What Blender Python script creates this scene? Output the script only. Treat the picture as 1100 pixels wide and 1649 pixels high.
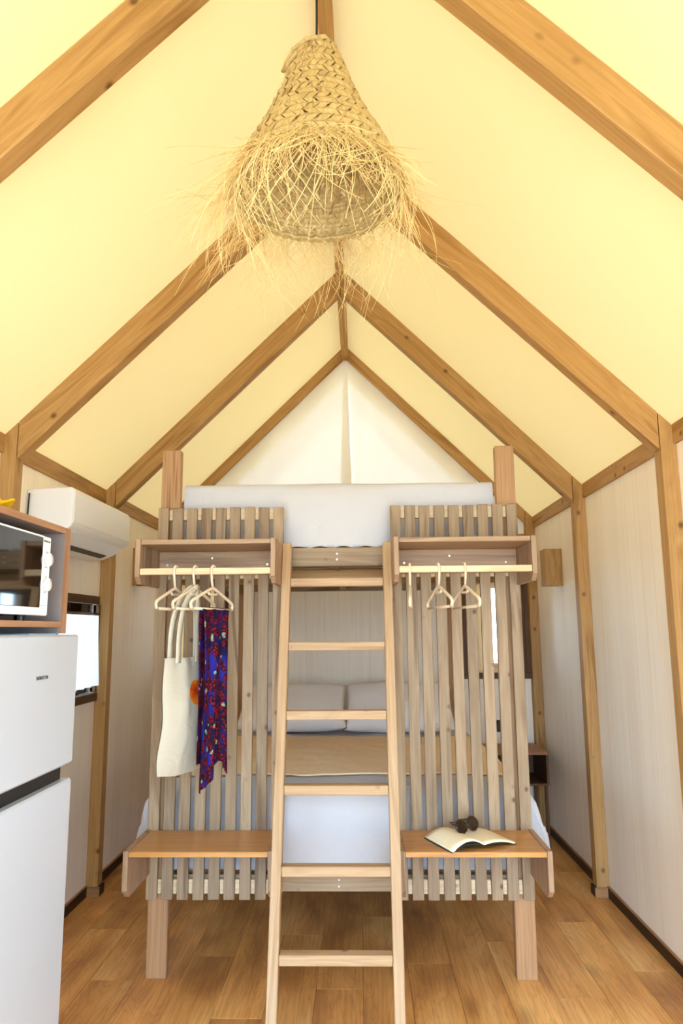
import bpy, bmesh, math, random
from mathutils import Vector, Matrix, Quaternion, noise as mnoise

random.seed(7)
for o in list(bpy.data.objects):
    bpy.data.objects.remove(o, do_unlink=True)
SC = bpy.context.scene
COL = SC.collection

# ------------------------------------------------------------------ camera
IMG_W, IMG_H, F_PX = 1100, 1649, 1160.0
CAM_Z = 1.44
def _cam():
    cx, cy = IMG_W / 2, IMG_H / 2
    ray = lambda u, v: Vector((u - cx, -(v - cy), -F_PX))
    fy = ray(581.0, 1015.0).normalized()          # room depth direction in camera axes
    uz = ray(497.0, -6280.0)
    uz = (uz - fy * uz.dot(fy)).normalized()      # room up direction in camera axes
    ux = fy.cross(uz)
    R = Matrix((ux, fy, uz))                      # camera -> world
    cam = bpy.data.cameras.new('camera')
    cam.sensor_fit = 'VERTICAL'
    cam.sensor_height = 36.0
    cam.sensor_width = 24.0
    cam.lens = 36.0 * F_PX / IMG_H
    cam.clip_start = 0.02
    ob = bpy.data.objects.new('camera', cam)
    COL.objects.link(ob)
    ob.matrix_world = Matrix.Translation((0, 0, CAM_Z)) @ R.to_4x4()
    SC.camera = ob
_cam()

# ------------------------------------------------------------------ world, sun, exposure
W = bpy.data.worlds.new('sky')
SC.world = W
W.use_nodes = True
bg = W.node_tree.nodes['Background']
bg.inputs[0].default_value = (0.54, 0.76, 1.0, 1)
bg.inputs[1].default_value = 10.5
sun = bpy.data.lights.new('sun', 'SUN')
sun.energy = 14.0
sun.angle = math.radians(3)
sun.color = (1.0, 0.95, 0.86)
so = bpy.data.objects.new('sun', sun)
COL.objects.link(so)
so.location = (0, 8, 9)
so.rotation_euler = Vector((0.03, -0.62, -1.0)).to_track_quat('-Z', 'Y').to_euler()
vs = SC.view_settings
vs.view_transform = 'Standard'
vs.look = 'None'
vs.exposure = 0.50
vs.gamma = 1.0
vs.use_curve_mapping = False
SC.cycles.max_bounces = 14
SC.cycles.diffuse_bounces = 8
SC.cycles.transmission_bounces = 8
SC.cycles.transparent_max_bounces = 12

# ------------------------------------------------------------------ materials
def srgb(r, g, b):
    f = lambda c: (c / 255 / 12.92) if c / 255 <= 0.04045 else ((c / 255 + 0.055) / 1.055) ** 2.4
    return (f(r), f(g), f(b), 1)

MATS = {}
def nmat(name):
    m = bpy.data.materials.new(name)
    m.use_nodes = True
    nt = m.node_tree
    for n in list(nt.nodes):
        nt.nodes.remove(n)
    out = nt.nodes.new('ShaderNodeOutputMaterial')
    MATS[name] = m
    return m, nt, out

def N(nt, typ, **kw):
    n = nt.nodes.new(typ)
    for k, v in kw.items():
        setattr(n, k, v)
    return n

def math_node(nt, op, a, b=None):
    n = N(nt, 'ShaderNodeMath', operation=op)
    for i, v in enumerate((a, b)):
        if v is None:
            continue
        if isinstance(v, (int, float)):
            n.inputs[i].default_value = v
        else:
            nt.links.new(v, n.inputs[i])
    return n.outputs[0]

def mix_col(nt, fac, a, b, blend='MIX'):
    n = N(nt, 'ShaderNodeMix', data_type='RGBA', blend_type=blend)
    for i, v in ((0, fac), (6, a), (7, b)):
        if isinstance(v, (int, float)):
            n.inputs[i].default_value = v
        elif isinstance(v, tuple):
            n.inputs[i].default_value = v
        else:
            nt.links.new(v, n.inputs[i])
    return n.outputs[2]

def ramp(nt, fac, stops):
    n = N(nt, 'ShaderNodeValToRGB')
    els = n.color_ramp.elements
    while len(els) < len(stops):
        els.new(0.5)
    for e, (p, c) in zip(els, stops):
        e.position = p
        e.color = c
    nt.links.new(fac, n.inputs[0])
    return n.outputs[0]

def rand_coords(nt, seed_mul=41.0):
    tc = N(nt, 'ShaderNodeTexCoord')
    oi = N(nt, 'ShaderNodeObjectInfo')
    r = math_node(nt, 'MULTIPLY', oi.outputs['Random'], seed_mul)
    cb = N(nt, 'ShaderNodeCombineXYZ')
    nt.links.new(r, cb.inputs[0])
    nt.links.new(math_node(nt, 'MULTIPLY', r, 1.7), cb.inputs[1])
    nt.links.new(math_node(nt, 'MULTIPLY', r, 2.3), cb.inputs[2])
    va = N(nt, 'ShaderNodeVectorMath', operation='ADD')
    nt.links.new(tc.outputs['Object'], va.inputs[0])
    nt.links.new(cb.outputs[0], va.inputs[1])
    return va.outputs[0], oi.outputs['Random']

def scaled(nt, vec, s):
    m = N(nt, 'ShaderNodeMapping')
    m.inputs['Scale'].default_value = s
    nt.links.new(vec, m.inputs[0])
    return m.outputs[0]

def wood(name, light, dark, axis='z', rough=0.55, knots=True, knot_col=(70, 40, 20), var=0.12, spec=0.35,
         cross=11.0, ring=1.0, kscale=15.0):
    key = name + '_' + axis
    if key in MATS:
        return MATS[key]
    m, nt, out = nmat(key)
    vec, rnd = rand_coords(nt)
    i = 'xyz'.index(axis)
    def sc(along, across):
        s = [across] * 3
        s[i] = along
        return scaled(nt, vec, s)
    n1 = N(nt, 'ShaderNodeTexNoise')
    n1.inputs['Scale'].default_value = 1.0
    n1.inputs['Detail'].default_value = 4
    n1.inputs['Distortion'].default_value = 1.4 * ring
    nt.links.new(sc(1.1, cross), n1.inputs['Vector'])
    n2 = N(nt, 'ShaderNodeTexNoise')
    n2.inputs['Detail'].default_value = 3
    n2.inputs['Scale'].default_value = 1.0
    nt.links.new(sc(3.0, 120.0), n2.inputs['Vector'])
    base = ramp(nt, n1.outputs[0], [(0.32, srgb(*dark)), (0.47, srgb(*light)), (0.56, srgb(*[(a * 2 + b) / 3 for a, b in zip(light, dark)])), (0.72, srgb(*light))])
    fine = ramp(nt, n2.outputs[0], [(0.35, (0.80, 0.76, 0.72, 1)), (0.6, (1, 1, 1, 1))])
    col = mix_col(nt, 0.7, base, fine, 'MULTIPLY')
    if knots:
        vo = N(nt, 'ShaderNodeTexVoronoi')
        vo.inputs['Scale'].default_value = 1.0
        nt.links.new(sc(kscale * 0.8, kscale), vo.inputs['Vector'])
        k = ramp(nt, vo.outputs['Distance'], [(0.07, (1, 1, 1, 1)), (0.12, (0.45, 0.45, 0.45, 1)), (0.2, (0, 0, 0, 1))])
        sp = N(nt, 'ShaderNodeSeparateColor')
        nt.links.new(vo.outputs['Color'], sp.inputs[0])
        keep = math_node(nt, 'GREATER_THAN', sp.outputs[0], 0.72)
        col = mix_col(nt, math_node(nt, 'MULTIPLY', math_node(nt, 'MULTIPLY', k, keep), 0.85), col, srgb(*knot_col))
    b = math_node(nt, 'ADD', math_node(nt, 'MULTIPLY', rnd, var * 2), 1.0 - var)
    hsv = N(nt, 'ShaderNodeHueSaturation')
    nt.links.new(b, hsv.inputs['Value'])
    nt.links.new(col, hsv.inputs['Color'])
    p = N(nt, 'ShaderNodeBsdfPrincipled')
    nt.links.new(hsv.outputs[0], p.inputs['Base Color'])
    p.inputs['Roughness'].default_value = rough
    p.inputs['Specular IOR Level'].default_value = spec
    bp = N(nt, 'ShaderNodeBump')
    bp.inputs['Strength'].default_value = 0.12
    bp.inputs['Distance'].default_value = 0.002
    nt.links.new(n2.outputs[0], bp.inputs['Height'])
    nt.links.new(bp.outputs[0], p.inputs['Normal'])
    nt.links.new(p.outputs[0], out.inputs[0])
    return m

def plain(name, c, rough=0.5, spec=0.4, bump=0.0, bscale=60, metallic=0.0, coat=0.0):
    if name in MATS:
        return MATS[name]
    m, nt, out = nmat(name)
    p = N(nt, 'ShaderNodeBsdfPrincipled')
    tc = N(nt, 'ShaderNodeTexCoord')
    ns = N(nt, 'ShaderNodeTexNoise')
    ns.inputs['Scale'].default_value = bscale
    ns.inputs['Detail'].default_value = 3
    nt.links.new(tc.outputs['Object'], ns.inputs['Vector'])
    c = srgb(*c)
    col = mix_col(nt, math_node(nt, 'MULTIPLY', ns.outputs[0], 0.12), c, (c[0] * 0.7, c[1] * 0.7, c[2] * 0.7, 1))
    nt.links.new(col, p.inputs['Base Color'])
    p.inputs['Roughness'].default_value = rough
    p.inputs['Specular IOR Level'].default_value = spec
    p.inputs['Metallic'].default_value = metallic
    p.inputs['Coat Weight'].default_value = coat
    if bump:
        bp = N(nt, 'ShaderNodeBump')
        bp.inputs['Strength'].default_value = bump
        bp.inputs['Distance'].default_value = 0.004
        nt.links.new(ns.outputs[0], bp.inputs['Height'])
        nt.links.new(bp.outputs[0], p.inputs['Normal'])
    nt.links.new(p.outputs[0], out.inputs[0])
    return m

def cloth(name, c, trans=0.0, tcol=None, bump=0.25, bscale=14, rough=0.95):
    """woven cloth: diffuse, with a share of light let through from behind"""
    if name in MATS:
        return MATS[name]
    m, nt, out = nmat(name)
    tc = N(nt, 'ShaderNodeTexCoord')
    ns = N(nt, 'ShaderNodeTexNoise')
    ns.inputs['Scale'].default_value = bscale
    ns.inputs['Detail'].default_value = 4
    ns.inputs['Distortion'].default_value = 0.6
    nt.links.new(tc.outputs['Object'], ns.inputs['Vector'])
    bp = N(nt, 'ShaderNodeBump')
    bp.inputs['Strength'].default_value = bump
    bp.inputs['Distance'].default_value = 0.02
    nt.links.new(ns.outputs[0], bp.inputs['Height'])
    p = N(nt, 'ShaderNodeBsdfPrincipled')
    p.inputs['Base Color'].default_value = srgb(*c)
    p.inputs['Roughness'].default_value = rough
    p.inputs['Specular IOR Level'].default_value = 0.1
    nt.links.new(bp.outputs[0], p.inputs['Normal'])
    if trans > 0:
        t = N(nt, 'ShaderNodeBsdfTranslucent')
        t.inputs[0].default_value = srgb(*(tcol or c))
        mx = N(nt, 'ShaderNodeMixShader')
        mx.inputs[0].default_value = trans
        nt.links.new(p.outputs[0], mx.inputs[1])
        nt.links.new(t.outputs[0], mx.inputs[2])
        nt.links.new(mx.outputs[0], out.inputs[0])
    else:
        nt.links.new(p.outputs[0], out.inputs[0])
    return m

def wall_mat():
    if 'wall_board' in MATS:
        return MATS['wall_board']
    m, nt, out = nmat('wall_board')
    vec, rnd = rand_coords(nt, 7.0)
    n1 = N(nt, 'ShaderNodeTexNoise')
    n1.inputs['Scale'].default_value = 1.0
    n1.inputs['Detail'].default_value = 5
    nt.links.new(scaled(nt, vec, (38, 38, 0.9)), n1.inputs['Vector'])
    n2 = N(nt, 'ShaderNodeTexNoise')
    n2.inputs['Scale'].default_value = 1.0
    nt.links.new(scaled(nt, vec, (7, 7, 0.5)), n2.inputs['Vector'])
    a = ramp(nt, n1.outputs[0], [(0.3, srgb(243, 230, 212)), (0.5, srgb(250, 241, 226)), (0.7, srgb(247, 236, 219))])
    b = ramp(nt, n2.outputs[0], [(0.35, (0.965, 0.95, 0.945, 1)), (0.6, (1, 1, 1, 1))])
    p = N(nt, 'ShaderNodeBsdfPrincipled')
    nt.links.new(mix_col(nt, 1.0, a, b, 'MULTIPLY'), p.inputs['Base Color'])
    p.inputs['Roughness'].default_value = 0.55
    p.inputs['Specular IOR Level'].default_value = 0.3
    nt.links.new(p.outputs[0], out.inputs[0])
    return m

def floor_mat():
    m, nt, out = nmat('oak_laminate')
    vec, rnd = rand_coords(nt, 23.0)
    n1 = N(nt, 'ShaderNodeTexNoise')
    n1.inputs['Scale'].default_value = 1.0
    n1.inputs['Detail'].default_value = 3
    n1.inputs['Distortion'].default_value = 1.8
    nt.links.new(scaled(nt, vec, (7, 0.9, 7)), n1.inputs['Vector'])
    wv = N(nt, 'ShaderNodeMath', operation='SINE')
    nt.links.new(math_node(nt, 'MULTIPLY', n1.outputs[0], 62.0), wv.inputs[0])
    n2 = N(nt, 'ShaderNodeTexNoise')
    n2.inputs['Scale'].default_value = 1.0
    n2.inputs['Detail'].default_value = 4
    nt.links.new(scaled(nt, vec, (110, 3, 110)), n2.inputs['Vector'])
    n3 = N(nt, 'ShaderNodeTexNoise')
    n3.inputs['Scale'].default_value = 1.0
    n3.inputs['Detail'].default_value = 2
    nt.links.new(scaled(nt, vec, (5, 1.6, 5)), n3.inputs['Vector'])
    base = ramp(nt, n3.outputs[0], [(0.3, srgb(184, 128, 76)), (0.5, srgb(230, 170, 100)), (0.7, srgb(246, 196, 126))])
    r = ramp(nt, math_node(nt, 'ADD', math_node(nt, 'MULTIPLY', wv.outputs[0], 0.5), 0.5), [(0.0, (0.72, 0.66, 0.6, 1)), (0.35, (1, 1, 1, 1))])
    f = ramp(nt, n2.outputs[0], [(0.35, (0.74, 0.70, 0.66, 1)), (0.6, (1, 1, 1, 1))])
    col = mix_col(nt, 0.42, base, r, 'MULTIPLY')
    col = mix_col(nt, 0.7, col, f, 'MULTIPLY')
    vo = N(nt, 'ShaderNodeTexVoronoi')
    vo.inputs['Scale'].default_value = 1.0
    nt.links.new(scaled(nt, vec, (4.5, 1.8, 4.5)), vo.inputs['Vector'])
    k = ramp(nt, vo.outputs['Distance'], [(0.05, (1, 1, 1, 1)), (0.2, (0, 0, 0, 1))])
    col = mix_col(nt, math_node(nt, 'MULTIPLY', k, 0.35), col, srgb(80, 44, 18))
    hsv = N(nt, 'ShaderNodeHueSaturation')
    nt.links.new(math_node(nt, 'ADD', math_node(nt, 'MULTIPLY', rnd, 0.22), 0.86), hsv.inputs['Value'])
    nt.links.new(col, hsv.inputs['Color'])
    p = N(nt, 'ShaderNodeBsdfPrincipled')
    nt.links.new(hsv.outputs[0], p.inputs['Base Color'])
    p.inputs['Roughness'].default_value = 0.42
    p.inputs['Specular IOR Level'].default_value = 0.4
    nt.links.new(p.outputs[0], out.inputs[0])
    return m

def canvas_mat(name, dif, tra, fac):
    m, nt, out = nmat(name)
    tc = N(nt, 'ShaderNodeTexCoord')
    ns = N(nt, 'ShaderNodeTexNoise')
    ns.inputs['Scale'].default_value = 1.3
    ns.inputs['Detail'].default_value = 2
    nt.links.new(tc.outputs['Object'], ns.inputs['Vector'])
    d = N(nt, 'ShaderNodeBsdfDiffuse')
    d.inputs[0].default_value = srgb(*dif)
    t = N(nt, 'ShaderNodeBsdfTranslucent')
    tl = srgb(*tra)
    nt.links.new(mix_col(nt, math_node(nt, 'MULTIPLY', ns.outputs[0], 0.25), tl, (tl[0] * 0.93, tl[1] * 0.9, tl[2] * 0.82, 1)), t.inputs[0])
    mx = N(nt, 'ShaderNodeMixShader')
    mx.inputs[0].default_value = fac
    nt.links.new(d.outputs[0], mx.inputs[1])
    nt.links.new(t.outputs[0], mx.inputs[2])
    nt.links.new(mx.outputs[0], out.inputs[0])
    return m

def glass_mat():
    m, nt, out = nmat('pane_glass')
    t = N(nt, 'ShaderNodeBsdfTransparent')
    t.inputs[0].default_value = (0.96, 0.98, 0.98, 1)
    g = N(nt, 'ShaderNodeBsdfGlossy')
    g.inputs['Roughness'].default_value = 0.02
    fr = N(nt, 'ShaderNodeFresnel')
    mx = N(nt, 'ShaderNodeMixShader')
    nt.links.new(fr.outputs[0], mx.inputs[0])
    nt.links.new(t.outputs[0], mx.inputs[1])
    nt.links.new(g.outputs[0], mx.inputs[2])
    nt.links.new(mx.outputs[0], out.inputs[0])
    return m

def scarf_mat():
    m, nt, out = nmat('floral_print')
    uv = N(nt, 'ShaderNodeUVMap')
    def vor(scale, feat='F1', rnd=1.0):
        v = N(nt, 'ShaderNodeTexVoronoi', feature=feat)
        v.inputs['Scale'].default_value = scale
        v.inputs['Randomness'].default_value = rnd
        nz = N(nt, 'ShaderNodeTexNoise')
        nz.inputs['Scale'].default_value = scale * 1.6
        nt.links.new(uv.outputs[0], nz.inputs['Vector'])
        ad = N(nt, 'ShaderNodeVectorMath', operation='MULTIPLY_ADD')
        nt.links.new(nz.outputs['Color'], ad.inputs[0])
        ad.inputs[1].default_value = (0.6 / scale,) * 3
        nt.links.new(uv.outputs[0], ad.inputs[2])
        nt.links.new(ad.outputs[0], v.inputs['Vector'])
        return v
    big = vor(26)
    petals = vor(95)
    small = vor(17, rnd=0.9)
    leaf = vor(170)
    flower = ramp(nt, big.outputs['Distance'], [(0.53, (1, 1, 1, 1)), (0.61, (0, 0, 0, 1))])
    red = ramp(nt, petals.outputs['Distance'], [(0.12, srgb(158, 14, 36)), (0.38, srgb(92, 6, 32)), (0.62, srgb(24, 4, 24))])
    blue = ramp(nt, vor(8).outputs['Distance'], [(0.25, srgb(32, 32, 132)), (0.6, srgb(18, 12, 56))])
    col = mix_col(nt, flower, blue, red)
    spot = ramp(nt, small.outputs['Distance'], [(0.15, (1, 1, 1, 1)), (0.19, (0, 0, 0, 1))])
    lf = ramp(nt, leaf.outputs['Distance'], [(0.30, srgb(225, 70, 120)), (0.42, srgb(30, 20, 40)), (0.55, srgb(120, 190, 140))])
    lfm = math_node(nt, 'MULTIPLY', spot, 0.9)
    col = mix_col(nt, lfm, col, lf)
    p = N(nt, 'ShaderNodeBsdfPrincipled')
    nt.links.new(col, p.inputs['Base Color'])
    p.inputs['Roughness'].default_value = 0.8
    p.inputs['Specular IOR Level'].default_value = 0.2
    nt.links.new(p.outputs[0], out.inputs[0])
    return m

def tote_mat():
    """cream cotton with an orange printed disc; UV in metres on the bag front"""
    m, nt, out = nmat('tote_cotton')
    uv = N(nt, 'ShaderNodeUVMap')
    sp = N(nt, 'ShaderNodeSeparateXYZ')
    nt.links.new(uv.outputs[0], sp.inputs[0])
    dx = math_node(nt, 'SUBTRACT', sp.outputs[0], 0.182)
    dy = math_node(nt, 'MULTIPLY', math_node(nt, 'SUBTRACT', sp.outputs[1], 0.298), 1.0)
    r = math_node(nt, 'SQRT', math_node(nt, 'ADD', math_node(nt, 'MULTIPLY', dx, dx), math_node(nt, 'MULTIPLY', dy, dy)))
    disc = math_node(nt, 'LESS_THAN', r, 0.047)
    nz = N(nt, 'ShaderNodeTexNoise')
    nz.inputs['Scale'].default_value = 18
    nt.links.new(uv.outputs[0], nz.inputs['Vector'])
    og = ramp(nt, nz.outputs[0], [(0.35, srgb(205, 55, 15)), (0.62, srgb(240, 130, 30))])
    col = mix_col(nt, disc, srgb(196, 187, 168), og)
    p = N(nt, 'ShaderNodeBsdfPrincipled')
    nt.links.new(col, p.inputs['Base Color'])
    p.inputs['Roughness'].default_value = 0.95
    p.inputs['Specular IOR Level'].default_value = 0.1
    n2 = N(nt, 'ShaderNodeTexNoise')
    n2.inputs['Scale'].default_value = 9
    n2.inputs['Detail'].default_value = 3
    n2.inputs['Distortion'].default_value = 1.0
    nt.links.new(uv.outputs[0], n2.inputs['Vector'])
    bp = N(nt, 'ShaderNodeBump')
    bp.inputs['Strength'].default_value = 0.5
    bp.inputs['Distance'].default_value = 0.02
    nt.links.new(n2.outputs[0], bp.inputs['Height'])
    nt.links.new(bp.outputs[0], p.inputs['Normal'])
    nt.links.new(p.outputs[0], out.inputs[0])
    return m

HONEY = lambda a: wood('honey_pine', (184, 143, 88), (152, 110, 58), a, var=0.06, knot_col=(88, 54, 24), kscale=11.0)
PINE = lambda a: wood('bed_pine', (164, 142, 114), (124, 100, 76), a, var=0.13, knot_col=(84, 54, 36), rough=0.6)
POSTW = lambda a: wood('post_pine', (182, 142, 102), (146, 106, 72), a, knots=False, var=0.04, cross=30)
LADDER = lambda a: wood('ladder_pine', (190, 158, 122), (168, 134, 94), a, var=0.05, knot_col=(120, 80, 45), cross=16)
SEAT = lambda a: wood('seat_ply', (200, 146, 84), (168, 116, 60), a, knots=False, var=0.03, rough=0.3, spec=0.5, cross=8)
RACK = lambda a: wood('rack_pine', (176, 146, 116), (136, 106, 80), a, var=0.06, knots=False, cross=14)
BAR = lambda a: wood('bar_pine', (230, 206, 168), (206, 176, 134), a, var=0.03)
DARKW = lambda a: wood('dark_walnut', (98, 66, 40), (66, 42, 24), a, knots=False, var=0.05)
CHIP = lambda a: wood('cabinet_edge', (168, 124, 92), (144, 102, 72), a, knots=False, var=0.02)
GREYBOARD = plain('grey_board', (124, 112, 108), 0.6, 0.3)
BASEB = lambda a: wood('baseboard_dark', (62, 38, 22), (40, 22, 12), a, knots=False, var=0.03)
TRIMT = lambda a: wood('baseboard_top', (172, 126, 84), (140, 98, 62), a, knots=False, var=0.03)
PLASTIC_W = plain('white_plastic', (240, 239, 237), 0.35, 0.4)
FRIDGE_W = plain('fridge_white', (187, 188, 192), 0.28, 0.45, bscale=3)
BLACK = plain('black_plastic', (14, 12, 12), 0.35, 0.4)
GLOSSB = plain('black_door_glass', (8, 7, 7), 0.05, 0.6, coat=0.5)
INK = plain('grey_ink', (90, 84, 80), 0.6, 0.2)
HANGER_M = plain('hanger_beige', (226, 208, 182), 0.35, 0.4)
STEEL = plain('screw_steel', (215, 212, 206), 0.3, 0.5, metallic=0.6)
SHEET = cloth('white_sheet', (199, 199, 205), bump=0.35, bscale=7)
SHEET2 = cloth('white_pillowcase', (246, 240, 236), bump=0.3, bscale=9)
BEIGE = cloth('beige_cloth', (250, 220, 178), bump=0.45, bscale=10)
CURTAIN3 = cloth('cream_curtain', (240, 222, 186), 0.10, (255, 214, 150), bump=0.1, bscale=20)
CURTAIN2 = cloth('window_curtain', (246, 244, 240), 0.2, (250, 248, 242), bump=0.1, bscale=20)
CURTAIN = cloth('white_curtain', (246, 244, 240), 0.032, (238, 244, 255), bump=0.1, bscale=20)
CANVAS = canvas_mat('roof_canvas', (214, 203, 162), (255, 212, 141), 0.042)
GABLE = canvas_mat('gable_canvas', (214, 203, 162), (255, 212, 141), 0.042)
GLASS = glass_mat()
RAFFIA = wood('raffia', (192, 168, 114), (140, 110, 66), 'z', knots=False, var=0.0, cross=30)
FIBRE = plain('raffia_fibre', (216, 190, 134), 0.7, 0.2)
CORD = plain('lamp_cord', (30, 22, 16), 0.5, 0.3)
WALL = wall_mat()
FLOOR = floor_mat()

# ------------------------------------------------------------------ object helpers
WLOC = {}
def wloc(p):
    return WLOC.get(p, Vector((0, 0, 0))) if p is not None else Vector((0, 0, 0))

def link(o, loc, parent=None):
    """loc is a world position (unrotated parents)"""
    COL.objects.link(o)
    loc = Vector(loc)
    WLOC[o] = loc
    if parent is not None:
        o.parent = parent
        o.location = loc - wloc(parent)
    else:
        o.location = loc
    return o

def tag(o, label=None, cat=None, group=None, kind=None):
    if label: o['label'] = label
    if cat: o['category'] = cat
    if group: o['group'] = group
    if kind: o['kind'] = kind
    return o

def thing(name, loc, label, cat, group=None, kind=None):
    o = bpy.data.objects.new(name, None)
    o.empty_display_size = 0.05
    link(o, loc)
    return tag(o, label, cat, group, kind)

def from_bm(name, bm, mat, parent=None, loc=(0, 0, 0), smooth=False):
    me = bpy.data.meshes.new(name)
    bm.normal_update()
    bm.to_mesh(me)
    bm.free()
    if smooth:
        for p in me.polygons:
            p.use_smooth = True
    if isinstance(mat, (list, tuple)):
        for mm in mat:
            me.materials.append(mm)
    elif mat:
        me.materials.append(mat)
    o = bpy.data.objects.new(name, me)
    return link(o, loc, parent)

def box_bm(sx, sy, sz, bev=0.002):
    bm = bmesh.new()
    bmesh.ops.create_cube(bm, size=1)
    bmesh.ops.scale(bm, vec=(sx, sy, sz), verts=bm.verts)
    if bev:
        bmesh.ops.bevel(bm, geom=bm.edges[:], offset=bev, segments=1, affect='EDGES')
    return bm

def box(name, x0, x1, y0, y1, z0, z1, mat, parent=None, bev=0.002):
    return from_bm(name, box_bm(abs(x1 - x0), abs(y1 - y0), abs(z1 - z0), bev), mat, parent,
                   ((x0 + x1) / 2, (y0 + y1) / 2, (z0 + z1) / 2))

def prism(name, poly, axis, a0, a1, mat, parent=None, bev=0.0015, smooth=False):
    """extrude polygon along axis; poly coords are the two other world axes in order"""
    bm = bmesh.new()
    c = (sum(p[0] for p in poly) / len(poly), sum(p[1] for p in poly) / len(poly))
    mid = (a0 + a1) / 2
    def P(p, a):
        u, v = p[0] - c[0], p[1] - c[1]
        return {'x': (a, u, v), 'y': (u, a, v), 'z': (u, v, a)}[axis]
    A = [bm.verts.new(P(p, a0 - mid)) for p in poly]
    B = [bm.verts.new(P(p, a1 - mid)) for p in poly]
    n = len(poly)
    bm.faces.new(A)
    bm.faces.new(B[::-1])
    for i in range(n):
        bm.faces.new((A[i], B[i], B[(i + 1) % n], A[(i + 1) % n]))
    bmesh.ops.recalc_face_normals(bm, faces=bm.faces)
    if bev:
        bmesh.ops.bevel(bm, geom=bm.edges[:], offset=bev, segments=1, affect='EDGES')
    loc = {'x': (mid, c[0], c[1]), 'y': (c[0], mid, c[1]), 'z': (c[0], c[1], mid)}[axis]
    return from_bm(name, bm, mat, parent, loc, smooth)

def tube_into(bm, pts, r, sides=8, taper=1.0, caps=True):
    pts = [Vector(p) for p in pts]
    rings = []
    up = None
    n = len(pts)
    for i, p in enumerate(pts):
        t = (pts[min(i + 1, n - 1)] - pts[max(i - 1, 0)])
        if t.length < 1e-9:
            t = Vector((0, 0, 1))
        t.normalize()
        if up is None:
            up = Vector((0, 0, 1)) if abs(t.z) < 0.9 else Vector((1, 0, 0))
            up = (up - t * up.dot(t)).normalized()
        else:
            up = up - t * up.dot(t)
            up = up.normalized() if up.length > 1e-6 else t.orthogonal().normalized()
        s = t.cross(up)
        rr = (r[i] if isinstance(r, (list, tuple)) else r) * (1 + (taper - 1) * i / max(1, n - 1))
        rings.append([bm.verts.new(p + (up * math.cos(a) + s * math.sin(a)) * rr)
                      for a in (2 * math.pi * k / sides for k in range(sides))])
    for a, b in zip(rings, rings[1:]):
        for k in range(sides):
            bm.faces.new((a[k], a[(k + 1) % sides], b[(k + 1) % sides], b[k]))
    if caps:
        bm.faces.new(rings[0][::-1])
        bm.faces.new(rings[-1])

def tube(name, pts, r, mat, parent=None, loc=(0, 0, 0), sides=8, taper=1.0):
    bm = bmesh.new()
    L = Vector(loc)
    tube_into(bm, [Vector(p) - L for p in pts], r, sides, taper)
    return from_bm(name, bm, mat, parent, loc, True)

def grid(name, nu, nv, fn, mat, parent=None, loc=(0, 0, 0), uvfn=None, solid=0.0, smooth=True, wrap=False):
    bm = bmesh.new()
    L = Vector(loc)
    V = [[bm.verts.new(Vector(fn(i / nu, j / nv)) - L) for j in range(nv + 1)] for i in range(nu + 1)]
    uvl = bm.loops.layers.uv.new('UVMap') if uvfn else None
    for i in range(nu):
        for j in range(nv):
            f = bm.faces.new((V[i][j], V[i + 1][j], V[i + 1][j + 1], V[i][j + 1]))
            if uvl:
                for lp, (a, b) in zip(f.loops, ((i, j), (i + 1, j), (i + 1, j + 1), (i, j + 1))):
                    lp[uvl].uv = uvfn(a / nu, b / nv)
    o = from_bm(name, bm, mat, parent, loc, smooth)
    if solid:
        md = o.modifiers.new('thickness', 'SOLIDIFY')
        md.thickness = solid
        md.offset = 0
    return o

def disc(name, c, axis, r, d, mat, parent=None, seg=20, bev=0.0):
    bm = bmesh.new()
    bmesh.ops.create_cone(bm, cap_ends=True, segments=seg, radius1=r, radius2=r, depth=d)
    if axis == 'x':
        bmesh.ops.rotate(bm, verts=bm.verts, matrix=Matrix.Rotation(math.pi / 2, 3, 'Y'))
    elif axis == 'y':
        bmesh.ops.rotate(bm, verts=bm.verts, matrix=Matrix.Rotation(math.pi / 2, 3, 'X'))
    if bev:
        bmesh.ops.bevel(bm, geom=[e for e in bm.edges if len(e.link_faces) == 2 and e.calc_face_angle(0) > 1.0], offset=bev, segments=2, affect='EDGES')
    return from_bm(name, bm, mat, parent, c, True if bev else False)

def text_mesh(name, s, size, mat, parent, loc, rot, ext=0.0006):
    cu = bpy.data.curves.new('tmp_text', 'FONT')
    cu.body = s
    cu.size = size
    cu.extrude = ext
    cu.align_x = 'CENTER'
    cu.align_y = 'CENTER'
    tmp = bpy.data.objects.new('tmp_text', cu)
    COL.objects.link(tmp)
    dg = bpy.context.evaluated_depsgraph_get()
    me = bpy.data.meshes.new_from_object(tmp.evaluated_get(dg))
    bpy.data.objects.remove(tmp, do_unlink=True)
    me.name = name
    me.materials.clear()
    me.materials.append(mat)
    o = bpy.data.objects.new(name, me)
    link(o, loc, parent)
    o.rotation_euler = rot
    return o

def copy_tree(root, loc):
    r = root.copy()
    COL.objects.link(r)
    r.location = loc
    WLOC[r] = Vector(loc)
    for ch in list(root.children):
        c = ch.copy()
        COL.objects.link(c)
        c.parent = r
        for g in list(ch.children):
            d = g.copy()
            COL.objects.link(d)
            d.parent = c
    return r

def nz(x, y, z=0.0):
    return mnoise.noise(Vector((x, y, z)))

# ------------------------------------------------------------------ room constants
XC = -0.102                     # middle of the tent
HX = 1.440                      # half width to wall boards
XL, XR = XC - HX, XC + HX       # wall faces
PI_ = 1.372                     # half width to post inner faces
YB = 5.56                       # back wall face
Y0 = -0.80                      # open front
FR = [-0.785, 0.47, 1.725, 2.98, 4.235, 5.49]   # front faces of the timber frames
TW = 0.07                       # timber width
ZR = 3.70                       # roof height at the middle
SL = 0.988                      # roof slope
roofz = lambda x: ZR - SL * abs(x - XC)

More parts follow.
